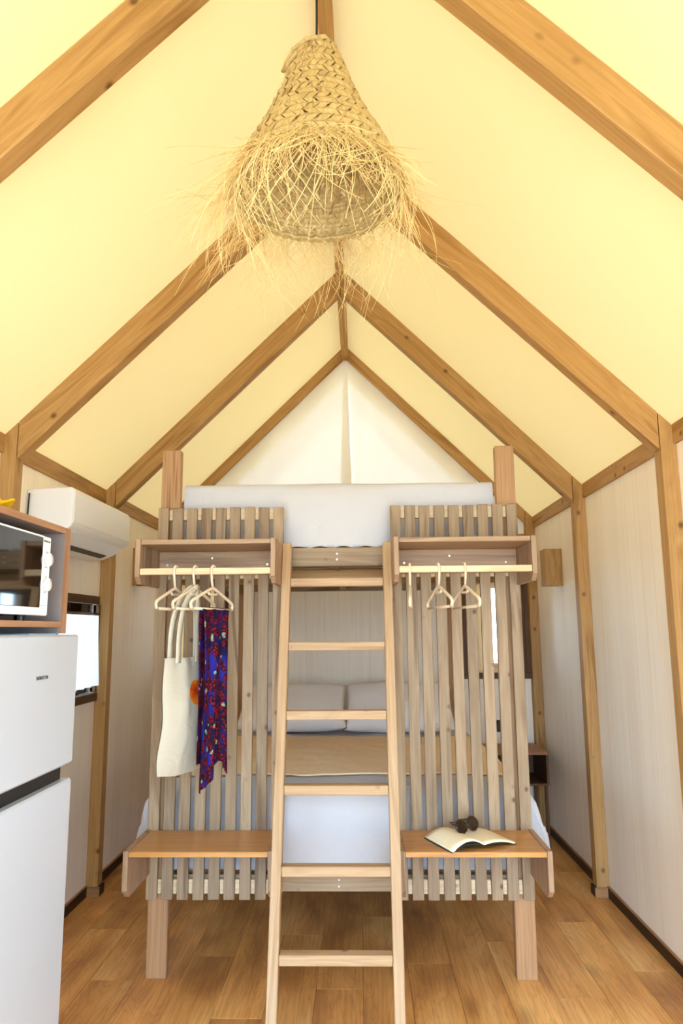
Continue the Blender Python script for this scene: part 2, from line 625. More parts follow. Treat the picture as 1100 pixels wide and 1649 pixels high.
# ------------------------------------------------------------------ floor
fl = box('floor', XL - 0.03, XR + 0.03, Y0, YB + 0.03, -0.06, -0.012, plain('subfloor', (90, 60, 36), 0.8), None, 0)
tag(fl, 'oak laminate floor of long planks', 'floor', kind='structure')
pw, pl = 0.192, 1.28
pbm = box_bm(pw - 0.0012, pl - 0.0015, 0.012, 0.0008)
pme = bpy.data.meshes.new('plank')
pbm.to_mesh(pme); pbm.free()
pme.materials.append(FLOOR)
cut = {}
xi = XL
col_i = 0
while xi < XR - 0.01:
    w = min(pw, XR - xi)
    off = (col_i * 0.41) % 1.0 * pl
    y = Y0 - off
    while y < YB:
        a, b = max(y, Y0), min(y + pl, YB)
        if b - a > 0.03:
            if b - a > pl - 0.01 and w > pw - 0.005:
                o = bpy.data.objects.new('plank', pme)
                link(o, (xi + w / 2, (a + b) / 2, -0.006), fl)
            else:
                box('plank', xi, xi + w - 0.0012, a, b - 0.0015, -0.012, 0.0, FLOOR, fl, 0.0008)
        y += pl
    xi += pw
    col_i += 1

ground = box('ground', -30, 30, -30, 40, -0.5, -0.25, plain('pale_gravel', (196, 184, 164), 0.9, 0.1, bscale=3), None, 0)
tag(ground, 'pale gravel ground outside the tent', 'ground', kind='structure')

# ------------------------------------------------------------------ walls
def wall_x(name, xin, sgn, label, *openings):
    """side wall: boards between the frames, face at xin, body outward"""
    x1 = xin + sgn * 0.014
    ztop = 2.30
    root = box(name, x1, x1 + sgn * 0.02, Y0, YB, -0.05, 0.02, WALL, None, 0)
    tag(root, label, 'wall', kind='structure')
    edges = [Y0] + [f + TW / 2 for f in FR[1:-1]] + [YB]
    for a, b in zip(edges, edges[1:]):
        opening = next((q for q in openings if a < q[0] and b > q[1] - 0.01), None)
        if opening:
            ya, yb, za, zb = opening
            for (p, q, r, s) in ((a, ya, 0.0, ztop), (yb, b, 0.0, ztop), (ya, yb, 0.0, za), (ya, yb, zb, ztop)):
                if q - p > 0.002:
                    box('wall_panel', xin, x1, p, q, r, s, WALL, root, 0)
        else:
            box('wall_panel', xin, x1, a + 0.001, b - 0.001, 0.0, ztop, WALL, root, 0)
    return root
WRW = (0.62, 1.66, 0.95, 1.95)
wall_x('wall_right', XR, 1, 'pale woodgrain board wall on the right', WRW)
WL = (3.36, 4.20, 1.10, 1.60)
WL_ADDED = (0.60, 1.36, 1.00, 1.85)  # added opening out of view, lets daylight reach the right wall
wall_x('wall_left', XL, -1, 'pale woodgrain board wall on the left behind the fridge', WL, WL_ADDED)
wb = box('wall_back', XL, XR, YB + 0.014, YB + 0.034, -0.05, 0.02, WALL, None, 0)
tag(wb, 'pale woodgrain back wall behind the beds', 'wall', kind='structure')
WR = (0.66, 1.24, 1.12, 1.80)                      # back window right
WLb = (2 * XC - WR[1], 2 * XC - WR[0], WR[2], WR[3])   # mirrored back window
zt = 2.16
xs = [XL, WLb[0], WLb[1], WR[0], WR[1], XR]
for i, (a, b) in enumerate(zip(xs, xs[1:])):
    if i in (1, 3):
        box('wall_panel', a, b, YB, YB + 0.014, 0, WR[2], WALL, wb, 0)
        box('wall_panel', a, b, YB, YB + 0.014, WR[3], zt, WALL, wb, 0)
    else:
        box('wall_panel', a, b, YB, YB + 0.014, 0, zt, WALL, wb, 0)

# front wall with a wide open doorway, behind the camera
wf = box('wall_front', XL, XC - 1.36, Y0 - 0.03, Y0, 0, 2.28, WALL, None, 0)
tag(wf, 'board wall beside the open tent front', 'wall', kind='structure')
box('wall_panel', XC + 1.36, XR, Y0 - 0.03, Y0, 0, 2.28, WALL, wf, 0)

# baseboards
def base(name, x, sgn, label):
    for k, (a, b) in enumerate(zip([Y0] + [f + TW + 0.02 for f in FR[1:-1]], [f - 0.02 for f in FR[1:-1]] + [FR[-1]])):
        pass
    root = None
    segs = list(zip([Y0] + [f + TW for f in FR[1:-1]], FR[1:]))
    for a, b in segs:
        o = box(name if root is None else 'baseboard_section', x, x - sgn * 0.014, a, b, 0.0, 0.052, BASEB('y'), root, 0.001)
        if root is None:
            root = o
            tag(o, label, 'baseboard', kind='structure')
        box('baseboard_top', x, x - sgn * 0.0135, a, b, 0.052, 0.056, TRIMT('y'), root, 0.0008)
    return root
base('baseboard_right', XR, 1, 'dark brown baseboard along the right wall')
base('baseboard_left', XL, -1, 'dark brown baseboard along the left wall')

# ------------------------------------------------------------------ timber frames
ORD = ['behind the open front', 'overhead just in front of the doorway', 'nearest the camera in view', 'second from the camera in view', 'just before the bunk ladder wall lamps', 'against the back wall']
POSN = {3: 'nearest frame in view', 4: 'middle frame in view beside the bunk bed', 5: 'back corner behind the bunk bed'}
for k, f in enumerate(FR):
    for sgn, side in ((-1, 'left'), (1, 'right')):
        xin = XC + sgn * PI_
        xout = XC + sgn * (HX - 0.001)
        top_in, top_out = roofz(xin) - 0.004, roofz(xout) - 0.004
        p = prism('wall_post', [(xin, 0), (xout, 0), (xout, top_out), (xin, top_in)], 'y', f, f + TW, HONEY('z'))
        tag(p, 'honey pine wall post on the %s, %s' % (side, POSN.get(k, 'frame number %d counted from the open front' % (k + 1))), 'post', 'wall posts of the tent', 'structure')
        if k < 5:
            pb = box('post_plinth', min(xin, xout) - 0.014 * (sgn > 0), max(xin, xout) + 0.014 * (sgn < 0), f - 0.014, f, 0.0, 0.05, TRIMT('x'), p, 0.001)
            box('plinth_side', xin - sgn * 0.014, xin - sgn * 0.0005, f, f + TW, 0.0, 0.05, BASEB('y'), p, 0.001)
        # rafter from post to the ridge
        x_end = xin - sgn * 0.003
        if k == 5:
            th, d0 = 0.105, 0.028
        else:
            th, d0 = 0.163, TW
        zt_ = lambda x: roofz(x) - 0.003
        poly = [(x_end, zt_(x_end)), (XC + sgn * 0.0005, zt_(XC)), (XC + sgn * 0.0005, zt_(XC) - th), (x_end, zt_(x_end) - th)]
        # build in a frame whose local z runs along the rafter
        a, b = Vector((x_end, 0, zt_(x_end))), Vector((XC, 0, zt_(XC)))
        dirv = (b - a).normalized()
        nrm = Vector((dirv.z, 0, -dirv.x)) * (1 if sgn < 0 else -1)
        mid = (a + b) / 2
        rot = Matrix((nrm, Vector((0, 1, 0)), dirv)).transposed()
        if rot.determinant() < 0:
            nrm = -nrm
            rot = Matrix((nrm, Vector((0, 1, 0)), dirv)).transposed()
        bm = bmesh.new()
        inv = rot.inverted()
        Lc = Vector((mid.x, f + d0 / 2, mid.z - th / 2))
        va = [bm.verts.new(inv @ (Vector((q[0], f, q[1])) - Lc)) for q in poly]
        vb = [bm.verts.new(inv @ (Vector((q[0], f + d0, q[1])) - Lc)) for q in poly]
        bm.faces.new(va); bm.faces.new(vb[::-1])
        for i in range(4):
            bm.faces.new((va[i], vb[i], vb[(i + 1) % 4], va[(i + 1) % 4]))
        bmesh.ops.recalc_face_normals(bm, faces=bm.faces)
        bmesh.ops.bevel(bm, geom=bm.edges[:], offset=0.003, segments=1, affect='EDGES')
        r = from_bm('rafter', bm, HONEY('z'), None, Lc)
        r.rotation_euler = rot.to_euler()
        tag(r, 'honey pine rafter on the %s side, %s' % (side, ['of the open front frame', 'of the frame right above the camera', 'cut off by the top corner of the picture', 'running down behind the straw lampshade', 'of the pair meeting below the lampshade', 'along the white gable curtains']
             [k]), 'rafter', 'rafters of the tent', 'structure')
    # ridge and wall plates to the next frame
    if k < 5:
        ya, yb = f + TW, FR[k + 1]
        zb = ZR - 0.135
        w = 0.027
        prism('ridge_beam', [(XC - w, zb + 0.027), (XC, zb), (XC + w, zb + 0.027), (XC + w, ZR - 0.04), (XC, ZR - 0.01), (XC - w, ZR - 0.04)], 'y', ya, yb, HONEY('y'))
        tag(bpy.context.scene.collection.objects[-1], 'honey pine ridge beam, section %s' % ['at the open front', 'above the camera', 'hidden above the lampshade cord', 'behind the lampshade', 'nearest the gable curtains'][k], 'beam', 'ridge beam sections', 'structure')
        for sgn, side in ((-1, 'left'), (1, 'right')):
            xi_ = XC + sgn * (HX - 0.016)
            xo_ = XC + sgn * (HX + 0.015)
            pr = prism('wall_plate', [(xi_, 2.205), (xo_, 2.205), (xo_, roofz(xo_) - 0.004), (xi_, roofz(xi_) - 0.004)], 'y', ya, yb, HONEY('y'))
            tag(pr, 'honey pine plate on top of the %s wall, bay %s' % (side, ['at the open front', 'beside the camera', 'at the picture edge', 'between the two nearest posts', 'beside the bunk bed'][k]), 'beam', 'wall plates of the tent', 'structure')

# back wall top rail (under the gable curtain)
tag(box('trim_1', XC - PI_, XC + PI_, FR[5] + 0.02, YB, 2.09, 2.16, HONEY('x')), 'pine rail along the top of the back wall', 'rail', kind='structure')

# ------------------------------------------------------------------ canvas roof
def roof_side(sgn):
    def fn(u, v):
        x = XC + sgn * u * (HX + 0.22)
        y = Y0 - 0.25 + v * (YB + 0.55 - Y0)
        z = roofz(x)
        # gentle sag between the frames
        ph = 0.0
        for a, b in zip(FR, FR[1:]):
            if a + TW < y < b:
                t = (y - a - TW) / (b - a - TW)
                ph = math.sin(math.pi * t) ** 2
        z -= 0.006 * ph * math.sin(math.pi * min(1, u / 0.87)) if u < 0.87 else 0
        return (x, y, z)
    return fn
roof = grid('ceiling', 16, 110, roof_side(-1), CANVAS)
tag(roof, 'cream yellow canvas roof glowing with daylight', 'roof', kind='structure')
grid('roof_slope', 16, 110, roof_side(1), CANVAS, roof)
# gable canvas above the open front
bm = bmesh.new()
for q in ((XL, 2.25), (XR, 2.25), (XC, ZR - 0.03)):
    bm.verts.new((q[0], Y0 - 0.01, q[1]))
bm.faces.new(bm.verts[:])
from_bm('gable_canvas', bm, GABLE, roof)

bm = bmesh.new()
pts_ = [(XL, 2.15), (XR, 2.15), (XR, 2.27), (XC + 1.26, 2.27), (XC, 3.50), (XC - 1.26, 2.27), (XL, 2.27)]
outer = [(XL, 2.15), (XR, 2.15), (XR, roofz(XR)), (XC, ZR - 0.005), (XL, roofz(XL))]
hole = [(XC - 1.18, 2.27), (XC + 1.18, 2.27), (XC, 3.44)]
V_ = lambda q: bm.verts.new((q[0], YB + 0.012, q[1]))
o_, h_ = [V_(q) for q in outer], [V_(q) for q in hole]
bm.faces.new((o_[0], o_[1], h_[1], h_[0]))
bm.faces.new((o_[1], o_[2], h_[1]))
bm.faces.new((o_[2], o_[3], h_[2], h_[1]))
bm.faces.new((o_[3], o_[4], h_[0], h_[2]))
bm.faces.new((o_[4], o_[0], h_[0]))
from_bm('gable_border', bm, GABLE, roof)
# ------------------------------------------------------------------ windows
def window(name, label, axis, face, a0, a1, z0, z1, sgn, pane_from=None, shutter=False):
    """axis: direction the window runs along; face: wall face coordinate; sgn: towards the outside"""
    root = thing(name, (face if axis == 'y' else (a0 + a1) / 2, (a0 + a1) / 2 if axis == 'y' else face, z0), label, 'window', kind='structure')
    def B(n, p, q, d0, d1, r, s, mat, par=root):
        lo, hi = face + sgn * d0, face + sgn * d1
        if axis == 'y':
            return box(n, min(lo, hi), max(lo, hi), p, q, r, s, mat, par)
        return box(n, p, q, min(lo, hi), max(lo, hi), r, s, mat, par)
    w = 0.045
    B('window_frame', a0 - w, a1 + w if axis == 'x' else a1, -0.02, 0.03, z1, z1 + w, DARKW(axis))
    B('window_sill', a0 - w, a1 + w if axis == 'x' else a1, -0.03, 0.03, z0 - w, z0, DARKW(axis))
    B('window_frame', a0 - w, a0, -0.016, 0.03, z0, z1, DARKW('z'))
    B('window_frame', a1 - (0 if axis == 'x' else 0.0), a1 + (w if axis == 'x' else 0.028), -0.016, 0.03, z0, z1, DARKW('z'))
    return root, B

wl, B = window('window_1', 'dark framed window under the air conditioner', 'y', XL, WL[0], WL[1], WL[2], WL[3], -1)
B('pane', WL[0], WL[1], 0.016, 0.02, WL[2], WL[3], GLASS)
wr, B = window('window_4', 'dark framed window in the right wall opposite the fridge', 'y', XR, WRW[0], WRW[1], WRW[2], WRW[3], 1)
B('pane', WRW[0], WRW[1], 0.016, 0.02, WRW[2], WRW[3], GLASS)
w_added, B = window('window_5', 'added dark framed window, out of view in the left wall, to light the right wall', 'y', XL, WL_ADDED[0], WL_ADDED[1], WL_ADDED[2], WL_ADDED[3], -1)
B('pane', WL_ADDED[0], WL_ADDED[1], 0.016, 0.02, WL_ADDED[2], WL_ADDED[3], GLASS)
# rod and short white curtain
def curt(u, v):
    y = 3.62 + u * (4.185 - 3.62) + (0.05 * u) * max(0, v - 0.3)
    z = 1.535 - v * 0.405 + 0.012 * u * v
    x = XL + 0.022 + 0.010 * math.sin(u * 34 + 1.5 * v) * (0.35 + 0.65 * v) + 0.012 * v
    return (x, y, z)
cu = grid('short_curtain', 70, 16, curt, CURTAIN2, None, (XL + 0.02, 3.9, 1.13), solid=0.0)
tag(cu, 'short white curtain across the window beside the fridge', 'curtain')
tube('curtain_rod', [(XL + 0.02, 3.58, 1.545), (XL + 0.02, 4.2, 1.545)], 0.005, DARKW('y'), cu, (XL + 0.02, 3.9, 1.545))

for idx, (w0, sg) in enumerate(((WR, 1), (WLb, -1))):
    wn, B = window('window_%d' % (idx + 2), 'dark framed back window glimpsed through the %s slats' % ('right' if sg > 0 else 'left'), 'x', YB, w0[0], w0[1], w0[2], w0[3], 1)
    B('pane', w0[0], w0[1], 0.016, 0.02, w0[2], w0[3], GLASS)
    if sg > 0:
        sh0, sh1, g0, g1 = w0[0], w0[0] + 0.215, w0[0] + 0.215, 1.10
    else:
        sh0, sh1, g0, g1 = w0[1] - 0.215, w0[1], w0[0] + 0.03, w0[1] - 0.215
    B('shutter_board', sh0, sh1, -0.012, 0.012, w0[2], w0[3], DARKW('z'))
    if sg > 0:
        B('shutter_board', 1.101, w0[1], -0.012, 0.012, w0[2], w0[3], DARKW('z'))
    s_ = 0.03
    B('sash', g0, g0 + s_, -0.008, 0.012, w0[2], w0[3], BAR('z'))
    B('sash', g1 - s_, g1, -0.008, 0.012, w0[2], w0[3], BAR('z'))
    B('sash', g0 + s_, g1 - s_, -0.008, 0.012, w0[2], w0[2] + 0.07, BAR('x'))
    B('sash', g0 + s_, g1 - s_, -0.008, 0.012, w0[3] - 0.05, w0[3], BAR('x'))
    spans = ((0.872, 0.935, 'left'), (1.03, 1.09, 'right')) if sg > 0 else ((g0 + 0.01, g1 - 0.01, 'whole'),)
    for c0, c1, part in spans:
        def bc(u, v, c0=c0, c1=c1):
            return (c0 + (c1 - c0) * u, YB - 0.030 + 0.007 * math.sin(u * (c1 - c0) * 120) * (0.3 + 0.7 * v), w0[3] - 0.01 - v * (w0[3] - w0[2] - 0.03))
        cb_ = grid('window_curtain', 30, 8, bc, CURTAIN3, None, ((c0 + c1) / 2, YB - 0.03, w0[2]))
        tag(cb_, {'left': 'cream curtain strip left of the bright slit in the right back window', 'right': 'cream curtain strip right of the bright slit in the right back window', 'whole': 'cream curtain drawn over the left back window'}[part], 'curtain', 'back window curtains')

# ------------------------------------------------------------------ gable curtains
def gable(sgn):
    # each curtain hangs from the slope; they overlap at the middle
    def fn(u, v):
        x0 = XC - sgn * (0.012 + 0.045 * v)          # inner edge, widening overlap downwards
        x1 = XC + sgn * 1.40
        x = x0 + (x1 - x0) * u
        top = roofz(x) - 0.05 if abs(x - XC) > 0.02 else ZR - 0.07
        bot = 2.13 + 0.05 * max(0, (u - 0.85) / 0.15)
        z = top + (bot - top) * v
        if z > top:
            z = top
        fold = 0.014 * math.sin(x * 30 + 0.8 * math.sin(x * 7)) * (0.2 + 0.8 * v) + 0.012 * math.sin(x * 11 + sgn)
        y = YB - 0.018 + max(-0.02, min(0.02, fold * 0.7)) + (0.004 if sgn > 0 else -0.003)
        return (x, y, z)
    return fn
for sgn, side in ((-1, 'left'), (1, 'right')):
    g = grid('gable_curtain', 90, 20, gable(sgn), CURTAIN, None, (XC + sgn * 0.6, YB - 0.05, 2.15))
    tag(g, 'white gathered gable curtain, %s half' % side, 'curtain', 'gable curtains')

# ------------------------------------------------------------------ bunk bed
PX = [(-0.923, -0.836), (0.633, 0.720)]      # front posts
YF = 3.282
bed = thing('bunk_bed', (XC, 4.3, 0), 'pine bunk bed with slatted end panels', 'bunk bed')
for a, b in PX:
    box('post', a, b, YF, YF + 0.045, 0, 2.284, POSTW('z'), bed, 0.003)
    box('post', a, b, 5.40, 5.445, 0, 2.1, POSTW('z'), bed, 0.003)
SLW, SLP = 0.047, 0.0660
SL_Y0, SL_Y1 = 3.238, 3.259
for x_start in (-0.921, 0.139):
    for i in range(9):
        a = x_start + i * SLP + random.uniform(-0.001, 0.001)
        box('slat', a, a + SLW, SL_Y0, SL_Y1, 0.325 + random.uniform(-0.001, 0.001), 2.0 + random.uniform(-0.002, 0.002), PINE('z'), bed, 0.002)
    x_end = x_start + 8 * SLP + SLW
    for z0, z1 in ((1.945, 1.995), (0.342, 0.40), (1.675, 1.73)):
        box('panel_rail', x_start, x_end, SL_Y1, YF, z0, z1, BAR('x'), bed)
def rail(z0, z1):
    r = box('rail', -0.836, 0.633, YF, YF + 0.04, z0, z1, PINE('x'), bed)
    return r
r1 = rail(1.731, 1.815)
r2 = rail(0.344, 0.412)
for r, zz in ((r1, 1.773), (r2, 0.378)):
    for dz in (-0.013, 0.013):
        disc('screw', (-0.105, YF - 0.001, zz + dz), 'y', 0.004, 0.003, STEEL, r, 10)
for a in (-0.915, 0.675):
    for z0, z1 in ((1.71, 1.815), (0.33, 0.412)):
        box('side_rail', a, a + 0.037, YF + 0.045, 5.40, z0, z1, PINE('y'), bed)
for z in (1.80, 0.395):
    for i in range(13):
        y = 3.40 + i * 0.155
        box('base_slat', -0.876, 0.673, y, y + 0.07, z, z + 0.018, PINE('x'), bed)
    box('centre_beam', -0.145, -0.1, YF + 0.042, 5.40, z - 0.065, z - 0.001, PINE('y'), bed)
box('cross_beam', -0.876, 0.673, 3.52, 3.555, 1.665, 1.733, HONEY('x'), bed)
box('rail', -0.836, 0.633, 5.40, 5.44, 1.731, 1.815, PINE('x'), bed)
box('rail', -0.836, 0.633, 5.40, 5.44, 0.344, 0.412, PINE('x'), bed)

# coat racks
def coat_rack(x0, x1, label):
    t = thing('coat_rack', ((x0 + x1) / 2, 3.236, 1.635), label, 'coat rack', 'coat racks on the bunk bed')
    yf, yb = 2.93, 3.236
    prof = [(yf, 1.818), (yb, 1.818), (yb, 1.635), (yf + 0.035, 1.635), (yf, 1.662)]
    prism('side_panel', prof, 'x', x0, x0 + 0.02, RACK('z'), t)
    prism('side_panel', prof, 'x', x1 - 0.02, x1, RACK('z'), t)
    box('top_board', x0 + 0.0205, x1 - 0.0205, yf + 0.008, yb, 1.796, 1.816, RACK('x'), t)
    bk = box('back_board', x0 + 0.0205, x1 - 0.0205, yb - 0.018, yb, 1.69, 1.7955, RACK('x'), t)
    box('hanging_bar', x0 + 0.0205, x1 - 0.0205, yf + 0.004, yf + 0.022, 1.671, 1.697, BAR('x'), t)
    for fx, z in ((0.10, 1.735), (0.45, 1.765), (0.88, 1.735)):
        disc('screw', (x0 + fx * (x1 - x0), yb - 0.0195, z), 'y', 0.0045, 0.004, STEEL, bk, 10)
    return t
coat_rack(-0.925, -0.346, 'wooden coat rack shelf holding the tote bag and scarf')
coat_rack(0.139, 0.718, 'wooden coat rack shelf with three empty hangers')

# benches
def bench(x0, x1, label):
    t = thing('bench_shelf', ((x0 + x1) / 2, 3.236, 0.43), label, 'bench', 'fold bench seats on the bunk bed')
    yf, yb = 2.925, 3.236
    prof = [(yf, 0.607), (yb, 0.607), (yb, 0.43), (yf + 0.04, 0.43), (yf, 0.462)]
    prism('side_panel', prof, 'x', x0, x0 + 0.02, RACK('z'), t)
    prism('side_panel', prof, 'x', x1 - 0.02, x1, RACK('z'), t)
    box('seat', x0 + 0.0205, x1 - 0.0205, yf + 0.004, yb, 0.583, 0.603, SEAT('x'), t)
    return t
bench(-0.925, -0.346, 'empty wooden bench seat on the left bed panel')
bench(0.139, 0.718, 'wooden bench seat carrying the open book')

# ------------------------------------------------------------------ ladder
LX0, LX1 = -0.345, 0.140
yl = lambda z: 2.700 + 0.27 * z
lad = thing('ladder', (XC, 2.72, 0), 'light pine ladder leaning on the middle of the bunk bed', 'ladder')
for x0, x1 in ((LX0, LX0 + 0.039), (LX1 - 0.039, LX1)):
    th_ = math.atan(0.27)
    ln = 1.812 / math.cos(th_)
    o = from_bm('ladder_rail', box_bm(x1 - x0, 0.052, ln, 0.003), LADDER('z'), lad, ((x0 + x1) / 2, yl(0.916) + 0.026, 0.916))
    o.rotation_euler = (-th_, 0, 0)
for i in range(6):
    z = 0.281 + i * 0.2735
    o = box('rung', LX0 + 0.0395, LX1 - 0.0395, yl(z) + 0.004, yl(z) + 0.054, z - 0.018, z + 0.018, LADDER('x'), lad, 0.003)

# ------------------------------------------------------------------ bedding
def drape(name, cx, hx, y0, y1, ztop, over_x, over_f, mat, label, cat, nu=90, nv=110, r=0.06, amp=0.010, seed=0.0, over_b=0.0, flare=0.0, crown=0.0, solid=0.012):
    Wd, Ld = 2 * (hx + over_x), (y1 - y0) + over_f + over_b
    def edge(o, r):
        """overhang length o -> (outward, down) round the corner then hanging"""
        q = r * math.pi / 2
        if o <= 0:
            return 0.0, 0.0
        if o < q:
            a = o / r
            return r * math.sin(a), r * (1 - math.cos(a))
        return r + (o - q) * flare, r + (o - q)
    def fn(u, v):
        X = (u - 0.5) * Wd
        Y = y0 - over_f + v * Ld
        ox, oy = max(0, abs(X) - hx), max(0, y0 - Y)
        ob = max(0, Y - y1)
        ax, dx = edge(ox, r)
        ay, dy = edge(oy, r)
        ab, db = edge(ob, r)
        x = max(-hx, min(hx, X)) + math.copysign(ax, X)
        y = max(y0, min(y1, Y)) - ay + ab
        d = math.sqrt(dx * dx + dy * dy + db * db)
        d = max(dx, dy, db) if d > 0 else 0
        z = ztop - d
        n1 = nz(X * 3 + seed, Y * 3, seed) + 0.5 * nz(X * 8, Y * 8 + seed, seed)
        hang = min(1, d / 0.12)
        z += amp * n1 * (1 - 0.7 * hang) + crown * max(0, 1 - (X / hx) ** 2)
        fold = amp * (1.1 * math.sin(Y * 19 + 3 * nz(Y, d * 3, seed)) + n1) * hang
        foldf = amp * (0.8 * math.sin(X * 14 + 2 * nz(X, d * 3, seed + 4)) + n1) * hang
        if ox > 0:
            x += math.copysign(fold, X)
        if oy > 0:
            y -= foldf * 0.6
        return (cx + x, y, z)
    o = grid(name, nu, nv, fn, mat, None, (cx, (y0 + y1) / 2, ztop), solid=solid)
    return tag(o, label, cat)

BCX = -0.101
mb = box_bm(1.50, 2.00, 0.22, 0.03)
m1 = from_bm('mattress', mb, SHEET2, None, (BCX, 4.385, 0.53))
tag(m1, 'white mattress of the lower bunk', 'mattress')
drape('duvet', BCX, 0.785, 3.42, 5.30, 0.742, 0.31, 0.355, SHEET, 'white duvet hanging over the front and sides of the lower bunk', 'duvet', r=0.07, amp=0.012, seed=2.0, flare=0.20)
drape('cloth_layer', BCX, 0.79, 3.63, 4.86, 0.757, 0.09, 0.0, BEIGE, 'beige cloth layer spread over the lower bunk', 'cloth_layer', r=0.075, amp=0.011, seed=2.0, solid=0.008)  # beige cloth layer over the middle of the duvet top

def pillow(cx, label, seed, tilt=0.55):
    bm = bmesh.new()
    nu, nv = 40, 28
    sx, sy, sz = 0.375, 0.23, 0.085
    def pt(i, j, s):
        a, b = -1 + 2 * i / nu, -1 + 2 * j / nv
        ea, eb = 1 - abs(a) ** 3.2, 1 - abs(b) ** 3.2
        h = (max(ea, 0) * max(eb, 0)) ** 0.45
        pinch = 1 - 0.06 * (1 - abs(b)) * abs(a) ** 4
        p = Vector((a * sx * (1 - 0.05 * (1 - b * b) * abs(a) ** 6), b * sy * (1 - 0.07 * (1 - a * a) * abs(b) ** 6), s * sz * h))
        p.z += 0.012 * nz(a * 2 + seed, b * 2, s) * h
        return p
    top = [[bm.verts.new(pt(i, j, 1)) for j in range(nv + 1)] for i in range(nu + 1)]
    bot = [[top[i][j] if i in (0, nu) or j in (0, nv) else bm.verts.new(pt(i, j, -1)) for j in range(nv + 1)] for i in range(nu + 1)]
    for i in range(nu):
        for j in range(nv):
            bm.faces.new((top[i][j], top[i + 1][j], top[i + 1][j + 1], top[i][j + 1]))
            try:
                bm.faces.new((bot[i][j], bot[i][j + 1], bot[i + 1][j + 1], bot[i + 1][j]))
            except ValueError:
                pass
    o = from_bm('pillow', bm, SHEET2, None, (cx, 5.165, 0.915), True)
    o.rotation_euler = (tilt, 0, 0.02 * seed)
    return tag(o, label, 'pillow', 'pillows on the lower bunk')
pillow(-0.478, 'white pillow on the left half of the lower bunk', 1.0)
pillow(0.262, 'white pillow on the right half of the lower bunk', -1.0, 0.62)

mb = box_bm(1.40, 2.0, 0.24, 0.04)
m2 = from_bm('mattress', mb, SHEET2, None, (BCX, 4.37, 1.955))
tag(m2, 'mattress of the upper bunk under its white sheet', 'mattress')
def topsheet():
    x0, x1 = -0.832, 0.629
    y0, y1 = 3.385, 5.38
    r = 0.035
    def fn(u, v):
        x = x0 + (x1 - x0) * u
        L = (y1 - y0) + 0.36
        s = v * L - 0.36             # negative: front overhang
        mid = -0.346 + 0.006 < x < 0.139 - 0.006
        edge_d = min(abs(x + 0.346), abs(x - 0.139))
        q = r * math.pi / 2
        if s >= 0:
            y, d = y0 + s, 0
        else:
            o = -s
            if o < q:
                a = o / r
                y, d = y0 - r * math.sin(a), r * (1 - math.cos(a))
            else:
                y, d = y0 - r, r + (o - q)
        z = 2.134 - d + 0.006 * nz(x * 3, s * 3, 1.0)
        hang = min(1, d / 0.08)
        bulge = max(0, 1 - abs((x + 0.104) / 0.30) ** 4) * hang * 0.03
        wr = 0.006 * math.sin(x * 26 + 9 * d) * hang * max(0, d - 0.1) / 0.2
        z = max(z, 1.822 + 0.004 * math.sin(x * 60))
        return (x, y - bulge - abs(wr) * (1 if mid else 0.0) + 0.004 * nz(x * 9, z * 9, 3) * hang, z)
    return fn
ts = grid('bed_sheet', 120, 110, topsheet(), SHEET, None, (BCX, 4.3, 1.83))
tag(ts, 'white sheet covering the upper bunk and hanging over its front', 'bed sheet')

# ------------------------------------------------------------------ hangers
def make_hanger(name, x, ang, label, tiltz=0.0):
    zb = 1.697
    t = thing(name, (x, 2.943, zb), label, 'hanger', 'plastic hangers on the coat racks')
    h = 0.178
    r = 0.0056
    # local: hanger lies in its own x-z plane, hook above
    def arc(cx, cz, rad, a0, a1, n):
        return [(cx + rad * math.cos(a0 + (a1 - a0) * i / n), 0, cz + rad * math.sin(a0 + (a1 - a0) * i / n)) for i in range(n + 1)]
    hook = arc(0.0, -0.008, 0.0165, math.radians(-20), math.radians(180), 12)
    hook += [(-0.0165, 0, -0.03), (-0.012, 0, -0.05), (-0.004, 0, -0.08)]
    def child(n, pts, rad, sides=8):
        bm = bmesh.new()
        tube_into(bm, pts, rad, sides)
        o = from_bm(n, bm, HANGER_M, None, (0, 0, 0), True)
        o.parent = t
        o.location = (0, 0, 0)
        return o
    child('hook', hook, 0.0050)
    zn, ze, zbot = -0.082, -0.135, -0.168
    body = [(0.0, 0, zn), (0.03, 0, zn - 0.008), (h - 0.02, 0, ze), (h - 0.004, 0, ze - 0.008), (h, 0, (ze + zbot) / 2), (h - 0.004, 0, zbot + 0.004), (h - 0.016, 0, zbot)]
    full = [(-p[0], p[1], p[2]) for p in body[::-1]][:-1] + body
    full = [(-h + 0.016, 0, zbot)] + full
    child('shoulder_arms', full[1:], r + 0.0008)
    child('trouser_bar', [(-h + 0.016, 0, zbot), (h - 0.016, 0, zbot)], r)
    child('neck_brace', [(-0.042, 0, zn - 0.018), (-0.03, 0, zn - 0.026), (0.03, 0, zn - 0.026), (0.042, 0, zn - 0.018)], r * 0.9)
    t.rotation_euler = (0, tiltz, ang)
    return t
# ang: local x axis direction; pi/2 would be straight into the room
def hang_dir(dx, dy):
    return math.atan2(dy, dx)
HA = [(-0.757, hang_dir(0.028, 0.17), 'beige plastic hanger, leftmost on the left rack, empty'),
      (-0.676, hang_dir(0.045, 0.17), 'beige plastic hanger carrying the tote bag'),
      (-0.602, hang_dir(0.05, 0.17), 'beige plastic hanger with the floral scarf'),
      (0.203, hang_dir(0.014, 0.17), 'beige plastic hanger seen edge on beside the ladder'),
      (0.318, hang_dir(-0.030, 0.17), 'beige plastic hanger in the middle of the right rack'),
      (0.424, hang_dir(-0.029, 0.17), 'beige plastic hanger, rightmost on the right rack')]
for x, a, lab in HA:
    make_hanger('clothes_hanger', x, a, lab)

